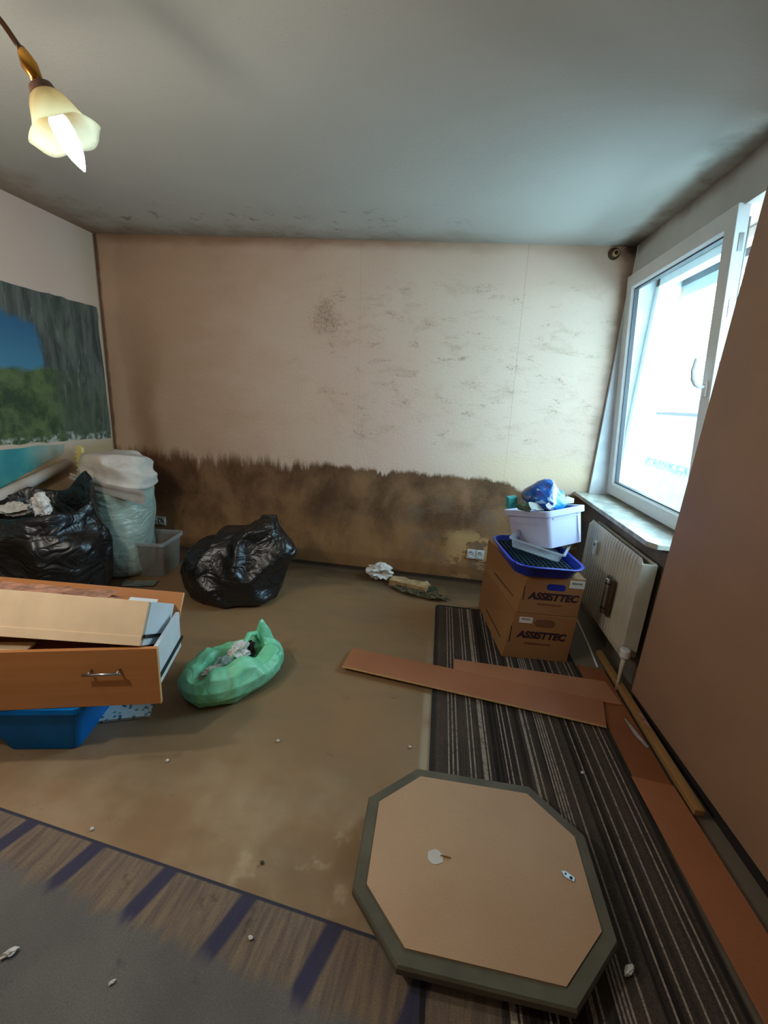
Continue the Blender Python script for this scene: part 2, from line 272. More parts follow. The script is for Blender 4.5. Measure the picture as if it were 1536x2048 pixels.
K = dict(
    back=wall_back_mat(), wall=wall_plain_mat(), right=wall_right_mat(), ceil=ceiling_mat(), floor=floor_mat(), carpet=carpet_mat(), ribs=mat_mat(),
    jamb=plain('white_reveal_plaster', (196, 198, 198), .8, var=.06, scale=5, bump=.2), upvc=plain('white_upvc', (205, 205, 202), .35, var=.02),
    gasket=plain('rubber_gasket', (40, 44, 48), .5), steel=plain('steel', (170, 170, 168), .3, 1), cream=plain('cream_upvc', (214, 206, 178), .4, var=.03),
    marble=plain('stone_sill', (168, 166, 154), .28, var=.16, scale=14), panel=hardboard_mat('brown_panel', (160, 124, 98), (150, 116, 92), .55),
    board=hardboard_mat('tan_hardboard', (190, 156, 122), (180, 144, 110)), strip=hardboard_mat('orange_brown_board', (168, 108, 74), (156, 98, 66), .45),
    strip3=hardboard_mat('salmon_board', (178, 122, 88), (166, 110, 78), .4), strip2=hardboard_mat('red_brown_board', (142, 84, 50), (130, 76, 46), .5), lath=wood_mat('raw_lath', (164, 124, 76), (140, 102, 58), 1), raw=plain('chipboard_edge', (206, 172, 112), .6, scale=90),
    black=film_mat('black_bin_liner', (12, 12, 13), (20, 20, 21), .36, bs=.3), sage=film_mat('sage_bin_liner', (156, 168, 154), (138, 152, 140), .38, bs=.25),
    mint=film_mat('mint_bag_film', (118, 206, 158), (142, 220, 180), .42, .25, .2), cloth=plain('cotton', (196, 184, 172), .95, var=.05, bump=.3, bscale=90),
    yellow=plain('yellow_foam', (214, 194, 120), .7), beech=wood_mat('beech_veneer', (184, 124, 72), (174, 114, 62), 0), beechedge=plain('beech_edge', (226, 178, 122), .5),
    cream2=plain('cream_board', (216, 190, 154), .6, var=.03), white=plain('white_melamine', (228, 234, 238), .4, var=.02), slide=plain('black_slide', (30, 32, 34), .35, .6),
    tub=plain('blue_plastic', (0, 108, 188), .5, var=.05, spec=.15), teal=plain('teal_paper', (60, 160, 160), .6), card=hardboard_mat('cardboard', (152, 110, 70), (142, 100, 62), .75),
    ink=plain('dark_print', (46, 24, 34), .7), faint=plain('faint_print', (112, 70, 42), .8), smudge=plain('smudged_grey_print', (112, 104, 96), .8, var=.4, scale=120), slit=plain('slit_dark', (30, 18, 10), .9),
    label=plain('paper_label', (206, 200, 190), .7, var=.02), navy=plain('cobalt_plastic', (22, 44, 150), .3, var=.1), darkteal=plain('dark_teal_plastic', (16, 40, 50), .4),
    lilac=plain('lilac_plastic', (196, 198, 222), .4, var=.02), clear=clear_mat('clear_polypropylene', (206, 212, 214), .30, .3), clear2=clear_mat('cloudy_polypropylene', (150, 142, 130), .38, .3),
    rad=plain('radiator_enamel', (188, 180, 160), .4, var=.04), grime=plain('grimy_metal', (70, 52, 36), .5), brass=plain('polished_brass', (200, 146, 66), .18, 1, var=.05), bronze=plain('dark_bronze', (92, 62, 40), .25, 1), brown=plain('brown_lamp_cap', (86, 52, 34), .4),
    octo=plain('grey_green_lacquer', (92, 87, 72), .6, var=.08, spec=.25), tissue=plain('tissue', (214, 210, 204), .9, var=.03), brick=plain('broken_plaster_block', (170, 140, 100), .9, var=.15, scale=20, bump=.5),
    dirt=plain('mouldy_dirt', (74, 66, 46), .95, var=.5, scale=60), green=plain('green_scrap', (78, 94, 66), .7), pink=plain('pinkish_packing', (200, 152, 126), .8, var=.15, scale=30), dark=plain('dark_inside', (30, 24, 20), .9),
    rubber=plain('dark_binding', (26, 23, 22), .8), glass=glass_mat(), poster=poster_mat(), lagoon=teal_mat(), dots=dots_mat(), bluebag=bluebag_mat(),
    outwall=plain('pale_render', (96, 105, 111), .8, var=.05), band=plain('parapet_band', (70, 88, 92), .8, var=.5, scale=18), roof=plain('pale_roof', (92, 88, 85), .7, var=.05), roofedge=plain('roof_ridge', (62, 58, 56), .8),
    bulb=emit_mat('lit_bulb', (.86, .95, 1, 1), 3.0))

def shade_mat():
    m = Mat('alabaster_glass', .25, spec=.5); P = m.pos('Object'); x, y, z = m.sep(P)
    n = m.noise(m.sc(P, 1, 1, 1), 22, 3, .5, 1.5)
    m.col(m.mix(m.mr(z, .015, .065), m.mix(m.mr(n, .35, .65), (190, 160, 104), (206, 186, 136)), (196, 208, 196))); m.b.inputs['Subsurface Weight'].default_value = .0
    t = m.t; o = t.nodes['Material Output']; tl = m.nd('ShaderNodeBsdfTranslucent', {'Color': lin((230, 214, 160))}); mx = m.nd('ShaderNodeMixShader'); mx.inputs[0].default_value = .35
    t.links.new(m.b.outputs[0], mx.inputs[1]); t.links.new(tl.outputs[0], mx.inputs[2]); t.links.new(mx.outputs[0], o.inputs[0]); return m.m
K['shade'] = shade_mat()

# ------------------------------------------------------------------ object helpers
def obj(name, bm, mat, parent=None, smooth=False, bevel=0, loc=None, rot=None, world=False):
    me = bpy.data.meshes.new(name); bmesh.ops.recalc_face_normals(bm, faces=bm.faces[:]); bm.to_mesh(me); bm.free()
    o = bpy.data.objects.new(name, me); COL.objects.link(o)
    for k in (mat if isinstance(mat, (list, tuple)) else [mat]): me.materials.append(k)
    if smooth:
        for p in me.polygons: p.use_smooth = True
    if bevel:
        b = o.modifiers.new('bevel', 'BEVEL'); b.width = bevel; b.segments = 2; b.limit_method = 'ANGLE'; b.angle_limit = radians(40)
    if parent: o.parent = parent
    if loc: o.location = loc
    if rot: o.rotation_euler = rot
    return o

def centre(o, base=True):
    """move a stand-alone mesh's origin to the middle of its base"""
    vs = [v.co for v in o.data.vertices]; c = Vector([(min(v[i] for v in vs) + max(v[i] for v in vs)) / 2 for i in range(3)])
    if base: c.z = min(v.z for v in vs)
    o.data.transform(Matrix.Translation(-c)); o.location = o.location + c; return o

def tag(o, label, cat, group=None, kind=None):
    o['label'] = label; o['category'] = cat
    if group: o['group'] = group
    if kind: o['kind'] = kind
    return o
def struct(o, label, cat):
    o['kind'] = 'structure'; return tag(o, label, cat)
def empty(name, loc=(0, 0, 0), rot=(0, 0, 0), parent=None):
    o = bpy.data.objects.new(name, None); COL.objects.link(o); o.empty_display_size = .05; o.location = loc; o.rotation_euler = rot
    if parent: o.parent = parent
    return o

def box(bm, a, b):
    (x0, y0, z0), (x1, y1, z1) = a, b
    v = [bm.verts.new(p) for p in ((x0, y0, z0), (x1, y0, z0), (x1, y1, z0), (x0, y1, z0), (x0, y0, z1), (x1, y0, z1), (x1, y1, z1), (x0, y1, z1))]
    for f in ((0, 1, 2, 3), (4, 5, 6, 7), (0, 1, 5, 4), (1, 2, 6, 5), (2, 3, 7, 6), (3, 0, 4, 7)): bm.faces.new([v[i] for i in f])
    return bm
def B(a, b): return box(bmesh.new(), a, b)
def hexa(bm, bot, top):
    v = [bm.verts.new(p) for p in list(bot) + list(top)]
    for f in ((0, 1, 2, 3), (4, 5, 6, 7), (0, 1, 5, 4), (1, 2, 6, 5), (2, 3, 7, 6), (3, 0, 4, 7)): bm.faces.new([v[i] for i in f])
    return bm
def prism(bm, poly, z0, z1):
    a = [bm.verts.new((p[0], p[1], z0)) for p in poly]; b = [bm.verts.new((p[0], p[1], z1)) for p in poly]; n = len(poly)
    bm.faces.new(a); bm.faces.new(b)
    for i in range(n): bm.faces.new((a[i], a[(i + 1) % n], b[(i + 1) % n], b[i]))
    return bm
def tube(bm, pts, r, n=10, cap=True):
    pts = [Vector(p) for p in pts]; rings = []
    for i, p in enumerate(pts):
        d = (pts[min(i + 1, len(pts) - 1)] - pts[max(i - 1, 0)]).normalized(); a = d.orthogonal().normalized()
        if rings: a = (rings[-1][1] - rings[-1][1].dot(d) * d).normalized()
        b = d.cross(a); rr = r[i] if isinstance(r, (list, tuple)) else r
        rings.append(([bm.verts.new(p + rr * (cos(2 * pi * k / n) * a + sin(2 * pi * k / n) * b)) for k in range(n)], a))
    for (u, _), (w, _) in zip(rings, rings[1:]):
        for k in range(n): bm.faces.new((u[k], u[(k + 1) % n], w[(k + 1) % n], w[k]))
    if cap: bm.faces.new(rings[0][0]); bm.faces.new(rings[-1][0])
    return bm
def rings_mesh(bm, rings, cap0=True, cap1=True):
    vr = [[bm.verts.new(p) for p in r] for r in rings]; n = len(vr[0])
    for u, w in zip(vr, vr[1:]):
        for k in range(n): bm.faces.new((u[k], u[(k + 1) % n], w[(k + 1) % n], w[k]))
    if cap0: bm.faces.new(vr[0])
    if cap1: bm.faces.new(vr[-1])
    return bm
def rrect(w, d, r, n=5):
    out = []
    for cx, cy, a0 in ((w / 2 - r, d / 2 - r, 0), (-w / 2 + r, d / 2 - r, 90), (-w / 2 + r, -d / 2 + r, 180), (w / 2 - r, -d / 2 + r, 270)):
        for i in range(n + 1):
            a = radians(a0 + 90 * i / n); out.append((cx + r * cos(a), cy + r * sin(a)))
    return out
def nz(p, s, o=0): return noise.noise(Vector((p[0] * s + o, p[1] * s - o, p[2] * s + o * .5)))
def ridge(p, s, o=0): return 1 - 2 * abs(nz(p, s, o))

def bag(keys, n=96, m=70, amp=.03, freq=5, seed=0, rim=None, close_top=True, vert=.6):
    """loft through keys (cx,cy,cz,rx,ry,rot); crumpled by ridged noise"""
    def interp(t):
        f = t * (len(keys) - 1); i = min(int(f), len(keys) - 2); u = f - i
        k0, k1, k2, k3 = keys[max(i - 1, 0)], keys[i], keys[i + 1], keys[min(i + 2, len(keys) - 1)]
        return [.5 * (2 * b + (c - a) * u + (2 * a - 5 * b + 4 * c - d) * u * u + (3 * b - a - 3 * c + d) * u ** 3) for a, b, c, d in zip(k0, k1, k2, k3)]
    rs = []
    for j in range(m + 1):
        t = j / m; cx, cy, cz, rx, ry, ro = interp(t); rx = max(rx, .002); ry = max(ry, .002); ring = []
        for k in range(n):
            a = 2 * pi * k / n; lx, ly = rx * cos(a), ry * sin(a)
            x = cx + lx * cos(ro) - ly * sin(ro); y = cy + lx * sin(ro) + ly * cos(ro); z = cz
            if rim: z += rim(a, t)
            q = (x, y, z * vert)
            d = amp * (ridge(q, freq, seed) - .55) + amp * .28 * (ridge(q, freq * 2.1, seed + 9) - .5) + amp * .04 * (ridge(q, freq * 4.5, seed + 3) - .5)
            s = min(1, min(rx, ry) / .06); out = Vector((x - cx, y - cy, 0)); L = out.length or 1; out /= L
            p = Vector((x, y, z)) + out * d * s + Vector((0, 0, d * .6 * (1 if z > .03 else 0)))
            p.z = max(p.z, .003); ring.append(p)
        rs.append(ring)
    return rings_mesh(bmesh.new(), rs, True, close_top)

def crumple(r, seed, flat=.7, amp=.5, sub=4):
    bm = bmesh.new(); bmesh.ops.create_icosphere(bm, subdivisions=sub, radius=1)
    for v in bm.verts:
        p = v.co.copy(); k = 1 + amp * (ridge(p, 1.1, seed) - .5) + amp * .5 * (ridge(p, 2.6, seed + 4) - .5)
        v.co = Vector((p.x * r[0] * k, p.y * r[1] * k, (p.z * k) * r[2] * flat))
    zmin = min(v.co.z for v in bm.verts)
    for v in bm.verts: v.co.z -= zmin
    return bm

def sheet(w, d, seed, amp=.01, nx=16, ny=16, curl=0, th=.0015):
    bm = bmesh.new(); g = []
    for i in range(nx + 1):
        r = []
        for j in range(ny + 1):
            x = (i / nx - .5) * w; y = (j / ny - .5) * d; z = amp * (1 + ridge((x, y, 0), 14, seed)) + curl * (y / d + .5) ** 2 * d
            e = 1 + .1 * nz((x, y, 1), 30, seed); r.append(bm.verts.new((x * e, y * e, z + th)))
        g.append(r)
    for i in range(nx):
        for j in range(ny): bm.faces.new((g[i][j], g[i + 1][j], g[i + 1][j + 1], g[i][j + 1]))
    geo = bmesh.ops.solidify(bm, geom=bm.faces[:], thickness=th); return bm

# ------------------------------------------------------------------ room shell
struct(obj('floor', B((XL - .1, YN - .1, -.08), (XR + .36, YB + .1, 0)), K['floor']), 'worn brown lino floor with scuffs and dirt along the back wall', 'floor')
struct(obj('ceiling', B((XL - .1, YN - .1, H), (XR + .36, YB + .1, H + .1)), K['ceil']), 'grey white ceiling with brown mould along its edges', 'ceiling')
struct(obj('wall_back', B((XL - .1, YB, 0), (XR + .36, YB + .15, H)), K['back']), 'beige back wall with a dark brown tide stain over its lower third', 'wall')
struct(obj('wall_left', B((XL - .1, YN, 0), (XL, YB, H)), K['wall']), 'peach papered left wall carrying a torn photo mural', 'wall')
struct(obj('wall_front', B((XL - .1, YN - .1, 0), (XR + .36, YN, H)), K['wall']), 'peach papered wall behind the viewer', 'wall')
WY0, WY1, WZ0, WZ1 = 1.05, 3.37, .80, 2.30
bm = bmesh.new(); XO = XR + .33
box(bm, (XR, YN, 0), (XO, YB, WZ0)); box(bm, (XR, YN, WZ0), (XO, WY0, WZ1)); box(bm, (XR, YN, WZ1), (XO, 3.335, H)); box(bm, (XR + .035, 3.335, WZ1), (XO, YB, H))
struct(obj('wall_right', bm, K['right']), 'grey right wall with the window opening above the radiator', 'wall')
struct(obj('trim_1', B((XR + .001, WY1, WZ0), (XO, YB, WZ1)), K['jamb']), 'narrow white plastered window reveal beside the back wall', 'reveal')
struct(centre(obj('trim_2', tube(bmesh.new(), [(XR + .016, 3.362, 2.29), (XR + .016, 3.362, 2.499)], .014, 12), K['jamb'], smooth=True)), 'short white pipe run up the window corner to the ceiling', 'trim')
bm = bmesh.new()
prism(bm, [(1.062, 3.392), (1.062, 2.17), (1.095, 2.12), (1.333, 2.12), (1.333, 3.392)], WZ0 - .005, WZ0 + .022)
SILL = obj('window_sill', bm, K['marble'], bevel=.003)

# window: fixed frame, tilted sash, closed sash
W = empty('window_1', (1.335, 2.2, WZ0 + .025)); struct(W, 'white plastic window with its far sash tilted into the room', 'window')
SILL.parent = W; SILL.matrix_parent_inverse = Matrix.Translation(-W.location)
def inW(o): o.matrix_parent_inverse = Matrix.Translation(-W.location); return o
z0, z1 = WZ0 + .02, WZ1
bm = bmesh.new()
box(bm, (1.335, WY0, z0), (1.405, WY1, z0 + .055)); box(bm, (1.335, WY0, z1 - .05), (1.405, WY1, z1)); box(bm, (1.335, WY1 - .05, z0), (1.405, WY1, z1))
box(bm, (1.335, WY0, z0), (1.405, WY0 + .05, z1)); box(bm, (1.335, 2.16, z0), (1.405, 2.25, z1)); box(bm, (1.405, WY1 - .03, z0), (1.43, WY1, z1))
inW(obj('window_frame', bm, K['upvc'], W, bevel=.004))
def sash(name, y0, y1, h, tilt, handle_y):
    s = empty(name, (0, (y0 + y1) / 2 - W.location.y, .02)); s.parent = W; s.rotation_euler = (0, -tilt, 0)
    a = (y1 - y0) / 2; w = .078; fr = bmesh.new()
    o_ = [(-a, 0), (a, 0), (a, h), (-a, h)]; i_ = [(-a + w, w), (a - w, w), (a - w, h - w), (-a + w, h - w)]; j_ = [(-a + w + .012, w + .012), (a - w - .012, w + .012), (a - w - .012, h - w - .012), (-a + w + .012, h - w - .012)]
    rs = [[(x, p[0], p[1]) for p in q] for x, q in ((.0, o_), (-.05, o_), (-.05, i_), (-.034, j_), (.0, j_))]
    vr = [[fr.verts.new(p) for p in r] for r in rs]
    for u, v in zip(vr, vr[1:] + vr[:1]):
        for k in range(4): fr.faces.new((u[k], u[(k + 1) % 4], v[(k + 1) % 4], v[k]))
    f = obj('sash_frame', fr, K['upvc'], s, bevel=.003)
    g = bmesh.new(); rs = [[(x, p[0] * 1, p[1]) for p in q] for x, q in ((-.046, [(c[0] * (1 - .0) , c[1]) for c in j_]),)]
    gk = bmesh.new(); b_ = w + .012; c_ = b_ + .008
    for (p, q) in (((-a + b_, b_), (a - b_, c_)), ((-a + b_, h - c_), (a - b_, h - b_)), ((-a + b_, b_), (-a + c_, h - b_)), ((a - c_, b_), (a - b_, h - b_))): box(gk, (-.032, p[0], p[1]), (-.006, q[0], q[1]))
    obj('gasket', gk, K['gasket'], s)
    obj('glass_pane', box(g, (-.034, -a + w + .006, w + .006), (-.020, a - w - .006, h - w - .006)), K['glass'], s)
    return s
S1 = sash('sash', 2.235, 3.362, 1.475, radians(5.6), 0)
S1['label'] = 'sash tilted inwards at its top'
S2 = sash('sash', 1.09, 2.19, 1.45, 0, 0); S2.location.x = .045
hb = bmesh.new(); box(hb, (-.060, -.540, .69), (-.050, -.510, .76))
obj('handle_plate', hb, K['upvc'], S1, bevel=.002)
hb = bmesh.new(); tube(hb, [(-.054, -.525, .735), (-.083, -.525, .735), (-.096, -.52, .745), (-.100, -.50, .77), (-.100, -.49, .81), (-.098, -.50, .865)], [.009, .009, .010, .010, .009, .006], 10)
obj('window_handle', hb, K['upvc'], S1, smooth=True)
hw = bmesh.new(); box(hw, (.001, -.5635 - .0, .2), (.006, -.555, 1.42))
for k in range(5): box(hw, (-.03, -.5665, .25 + k * .26), (-.012, -.5635, .32 + k * .26))
obj('sash_hardware', hw, K['steel'], S1)
st = bmesh.new(); tube(st, [(.02, .53, 1.25), (-.02, .545, 1.38)], .005, 8); obj('tilt_arm', st, K['steel'], S1)

# outdoors: exterior soffit, parapet, pale roofs
struct(obj('trim_3', B((XO, .4, 2.26), (XO + .14, 3.9, 2.9)), K['outwall']), 'pale outer shutter box over the window opening', 'trim')
p = empty('balcony_parapet', (2.55, 4, -.2)); tag(p, 'pale balcony parapet outside the tilted sash with a speckled grey band', 'parapet')
obj('parapet_wall', B((0, -4, -.3), (.15, 5, 1.04)), K['outwall'], p); obj('band', B((-.01, -4, 1.04), (.16, 5, 1.13)), K['band'], p); obj('coping', B((-.03, -4, 1.13), (.18, 5, 1.15)), K['outwall'], p)
for i, (x, y, w, d, h, rh, lab) in enumerate(((8.5, 16, 4, 7, .2, 1.3, 'nearest pale building with a low pitched roof seen through the window'), (16, 21, 7, 9, 1.6, 2.0, 'farther pale building with a higher pitched roof seen through the window'))):
    hs = empty('building', (x, y, -3)); tag(hs, lab, 'building', 'pale houses beyond the parapet')
    obj('house_wall', B((-w / 2, -d / 2, -3), (w / 2, d / 2, 3 + h)), K['outwall'], hs)
    r = bmesh.new(); e = .4; zz = 3 + h
    a = [(-w / 2 - e, -d / 2 - e, zz), (w / 2 + e, -d / 2 - e, zz), (w / 2 + e, d / 2 + e, zz), (-w / 2 - e, d / 2 + e, zz)]; t = [(-.1, -d / 2 - e, zz + rh), (.1, -d / 2 - e, zz + rh), (.1, d / 2 + e, zz + rh), (-.1, d / 2 + e, zz + rh)]
    obj('roof', hexa(r, a, t), K['roof'], hs)
    rg = bmesh.new(); box(rg, (-.14, -d / 2 - e, zz + rh - .02), (.14, d / 2 + e, zz + rh + .08)); box(rg, (-w / 2 - e - .05, -d / 2 - e, zz - .12), (-w / 2 - e + .08, d / 2 + e, zz + .05))
    obj('ridge', rg, K['roofedge'], hs)

# ------------------------------------------------------------------ big leaning panel
pn = empty('tall_panel', (1.12, 1.45, 0)); tag(pn, 'tall brown hardboard panel standing on edge in front of the window wall', 'panel')
ang = .045; pn.location = (1.100, 2.05, 0); pn.rotation_euler = (0, 0, ang)
obj('board', hexa(bmesh.new(), [(0, -.96, .05), (.016, -.96, .05), (.016, 0, .05), (0, 0, .05)], [(0, -.96, 2.40), (.016, -.96, 2.40), (.016, -.055, 2.40), (0, -.055, 2.40)]), K['panel'], pn, bevel=.0015)
obj('gap_shade_strip', B((.006, -.95, 0), (.015, -.01, .051)), K['dark'], pn)  # added dark strip, carries the board and stands for the shaded gap

# ------------------------------------------------------------------ carpets
c = obj('border_carpet', B((0, -2.2, 0), (3.1, 0, .008)), K['carpet'], loc=(-2.795, 1.106, .0005), rot=(0, 0, math.atan(-.1026)))
tag(c, 'large grey carpet with a tan and navy striped border in the foreground', 'carpet')
e = empty('striped_mat', (.49, 1.5, .001)); tag(e, 'long dark ribbed mat with thin pale stripes running towards the boxes', 'mat')
bm = bmesh.new(); prism(bm, rrect(.80, 2.66, .03), 0, .007); obj('ribbed_pile', bm, K['ribs'], e)
bm = bmesh.new(); o_, i_ = rrect(.812, 2.672, .035), rrect(.786, 2.646, .028)
rings_mesh(bm, [[(p[0], p[1], 0) for p in o_], [(p[0], p[1], .009) for p in o_], [(p[0], p[1], .009) for p in i_], [(p[0], p[1], 0) for p in i_]], False, False); obj('binding', bm, K['rubber'], e)
for ch in e.children: pass

# ------------------------------------------------------------------ octagon
inner = [(.05, 1.289), (.433, 1.291), (.561, 1.155), (.558, .895), (.43, .760), (.037, .768), (-.085, .897), (-.087, 1.158)]
cx, cy = .237, 1.027
def off(poly, d):
    out = []; n = len(poly)
    for i in range(n):
        a, b, c_ = Vector(poly[i - 1]), Vector(poly[i]), Vector(poly[(i + 1) % n]); e1 = (b - a).normalized(); e2 = (c_ - b).normalized()
        n1 = Vector((-e1.y, e1.x)); n2 = Vector((-e2.y, e2.x)); k = (n1 + n2); k = k / (1 + n1.dot(n2)); out.append(tuple(b + k * d))
    return out
L = lambda P_: [(p[0] - cx, p[1] - cy) for p in P_]
oc = empty('octagonal_tabletop', (cx, cy, 0)); tag(oc, 'octagonal dark grey tabletop lying face down on the mat with tan backing board', 'tabletop')
bm = bmesh.new(); A = L(off(inner, .022)); Bt = L(off(inner, .038)); rings_mesh(bm, [[(p[0], p[1], .048) for p in A], [(p[0], p[1], .053) for p in Bt], [(p[0], p[1], .072) for p in Bt], [(p[0], p[1], .079) for p in L(off(inner, .033))]]); obj('rim', bm, K['octo'], oc)
obj('backing_board', prism(bmesh.new(), L(off(inner, -.001)), .079, .083), K['board'], oc)
obj('base', prism(bmesh.new(), L(off(inner, -.05)), .009, .048), K['dark'], oc)
h1 = bmesh.new(); prism(h1, [(.024 * cos(a * pi / 6) * (1 + .08 * sin(a * 3)) - .128, .023 * sin(a * pi / 6) * (1 + .08 * cos(a * 4)) - .02) for a in range(12)], .083, .0845); obj('paper_patch', h1, K['label'], oc)
obj('nail', tube(bmesh.new(), [(-.112, -.014, .086), (-.082, -.016, .086)], .0018, 8), K['brass'], oc)
h2 = bmesh.new(); prism(h2, [(.250, .007), (.262, .010), (.286, -.006), (.280, -.018), (.256, -.008)], .083, .0855); h_ = obj('hanger_plate', h2, K['steel'], oc)
h2 = bmesh.new()
for (x, y, r) in ((.261, .001, .003), (.274, -.008, .0045)): prism(h2, [(x + r * cos(k * pi / 6), y + r * sin(k * pi / 6)) for k in range(12)], .0855, .0858)
obj('keyhole', h2, K['dark'], h_)

# ------------------------------------------------------------------ boards on the floor
def strip(name, corners, z, th, mat, label, group=None, edge=None):
    """corners: 4 world xy points, board resting at z"""
    cxx = sum(p[0] for p in corners) / 4; cyy = sum(p[1] for p in corners) / 4; r = empty(name, (cxx, cyy, z)) if edge else None
    bm = prism(bmesh.new(), [(p[0] - cxx, p[1] - cyy) for p in corners], 0, th)
    if edge:
        obj('face', bm, mat, r, bevel=.001); a, b = Vector(corners[0] + (0,)) - r.location.xy.to_3d(), Vector(corners[1] + (0,)) - r.location.xy.to_3d()
        d = (b - a).normalized(); n = Vector((d.y, -d.x, 0)); eb = bmesh.new(); hexa(eb, [a, b, b + n * .002, a + n * .002], [v + Vector((0, 0, th - .0005)) for v in (a, b, b + n * .002, a + n * .002)]); obj('chipped_edge', eb, edge, r)
        o = r
    else: o = obj(name, bm, mat, bevel=.001); o.location = (cxx, cyy, z)
    return tag(o, label, 'board', group)
strip('floor_board', [(.905, 1.425), (1.045, 1.40), (1.045, 2.27), (.905, 2.285)], .0085, .006, K['strip2'], 'dark red brown board on the floor beside the mat, running under the crossing boards')
strip('floor_board', [(.935, .30), (1.085, .30), (1.045, 1.50), (.893, 1.515)], .0155, .006, K['strip'], 'orange brown board on the floor at the right, nearest the viewer')
strip('floor_board', [(.19, 1.985), (1.03, 1.965), (1.01, 2.145), (.20, 2.165)], .0155, .007, K['strip3'], 'shorter orange brown board with a notched look lying under the longer one')
strip('floor_board', [(-.400, 1.945), (.886, 1.775), (.935, 1.965), (-.380, 2.125)], .0235, .008, K['strip'], 'longest orange brown board crossing the mat below the cardboard boxes', edge=K['raw'])
centre(tag(obj('wooden_lath', hexa(bmesh.new(), [(1.052, 1.375, .0225), (1.088, 1.375, .0225), (1.082, 2.42, .0225), (1.050, 2.42, .0225)], [(1.052, 1.375, .048), (1.088, 1.375, .048), (1.082, 2.42, .048), (1.050, 2.42, .048)]), K['lath'], bevel=.002), 'raw wooden lath lying along the foot of the tall panel', 'lath'))
bm = bmesh.new(); tube(bm, [(0, 0, .005), (.01, -.09, .006), (.03, -.17, .005)], [.004, .009, .007], 8)
centre(tag(obj('plastic_strip', bm, K['clear'], loc=(1.000, 1.86, .018), smooth=True), 'small scrap of clear plastic beside the wooden lath', 'plastic scrap'))
o = obj('torn_label', sheet(.02, .10, 3, .001, 4, 10), K['pink'], loc=(1.066, 1.83, .048)); tag(o, 'torn pale label stuck on the wooden lath', 'label')
bm = tube(bmesh.new(), [(1.075, 2.86, .006), (1.05, 2.55, .006), (1.025, 2.30, .006)], .006, 10); centre(tag(obj('white_cable', bm, K['upvc'], smooth=True), 'thin white cable on the floor between the boxes and the radiator', 'cable'))

# ------------------------------------------------------------------ cardboard boxes
def face_text(txt, size, mat, parent, M):
    cu = bpy.data.curves.new('t', 'FONT'); cu.body = txt; cu.size = size; cu.shear = .22; cu.offset = size * .045; cu.extrude = .0006; cu.align_x = 'CENTER'; cu.space_character = .98
    t = bpy.data.objects.new('t', cu); COL.objects.link(t); bpy.context.view_layer.update()
    me = bpy.data.meshes.new_from_object(t); bpy.data.objects.remove(t); me.transform(M); o = bpy.data.objects.new('lettering', me); COL.objects.link(o); me.materials.clear(); me.materials.append(mat); o.parent = parent; return o
def carton(bot, top, zb, zt, label, blue, lab_u, txt_v, zoff):
    r = empty('cardboard_box', (bot[0][0], bot[0][1], zb)); tag(r, label, 'cardboard box', 'stacked printed cardboard boxes'); O = Vector(r.location)
    q = lambda p, z: Vector((p[0], p[1], z)) - O
    b4 = [q(p, zb) for p in bot]; t4 = [q(p, zt) for p in top]; hexa_bm = hexa(bmesh.new(), b4, t4); obj('carton', hexa_bm, K['card'], r, bevel=.003)
    a, b, c_, d = b4[0], b4[1], t4[1], t4[0]
    def fp(u, v, lift=.0015):
        p = (a * (1 - u) + b * u) * (1 - v) + (d * (1 - u) + c_ * u) * v; n = (b - a).cross(d - a).normalized(); return p + n * lift
    w = (b - a).length; U = (b - a).normalized(); N = U.cross((d - a)).normalized(); V = N.cross(U)
    def patch(name, u0, u1, v0, v1, mat, lift=.001, rnd=0):
        bm = bmesh.new(); pts = []
        c0 = fp((u0 + u1) / 2, (v0 + v1) / 2, lift); ww = (u1 - u0) * w; hh = (v1 - v0) * (zt - zb)
        poly = rrect(ww, hh, rnd * hh if rnd else .001, 6)
        f0 = [bm.verts.new(c0 + U * x + V * y) for x, y in poly]; f1 = [bm.verts.new(c0 + U * x + V * y + N * .0008) for x, y in poly]; bm.faces.new(f0); bm.faces.new(f1)
        for i in range(len(poly)): bm.faces.new((f0[i], f0[(i + 1) % len(poly)], f1[(i + 1) % len(poly)], f1[i]))
        return obj(name, bm, mat, r)
    pc = fp(.53 + zoff, txt_v); M = Matrix(((U.x, V.x, N.x, pc.x), (U.y, V.y, N.y, pc.y), (U.z, V.z, N.z, pc.z), (0, 0, 0, 1)))
    s = .058
    face_text('ASSISTTEC', s, K['ink'], r, M)
    o = patch('hand_hole', .38 + zoff, .68 + zoff, txt_v + .26, txt_v + .42, K['navy'] if blue else K['faint'], .001, .48)
    patch('faint_slogan', .30 + zoff, .70 + zoff, txt_v - .15, txt_v - .10, K['faint'], .0005)
    lb = patch('shipping_label', *lab_u, K['label'], .0015)
    patch('smudged_print', lab_u[0] + .035, lab_u[1] - .045, lab_u[2] + .10, lab_u[3] - .055, K['smudge'], .0026).parent = lb
    # tuck slit near the left edge of the front and seam along the side
    patch('slit', .02, .032, .35, .72, K['slit'], .0006)
    a2, d2 = b4[3], t4[3]; sm = bmesh.new(); p0 = d * .25 + a * .75; p1 = d2 * .25 + a2 * .75; n = (a2 - a).cross(d - a).normalized()
    tube(sm, [p0 * .85 + p1 * .15 - n * .0, p0 * .3 + p1 * .7], .002, 6); obj('side_seam', sm, K['slit'], r)
    return r
lo_b = [(.477, 2.275), (.852, 2.300), (.775, 2.93), (.392, 2.90)]; lo_t = [(.517, 2.2777), (.865, 2.3009), (.800, 2.93), (.400, 2.89)]
up_b = [(.520, 2.2789), (.860, 2.3015), (.797, 2.92), (.402, 2.885)]; up_t = [(.554, 2.2811), (.872, 2.3023), (.815, 2.89), (.395, 2.86)]
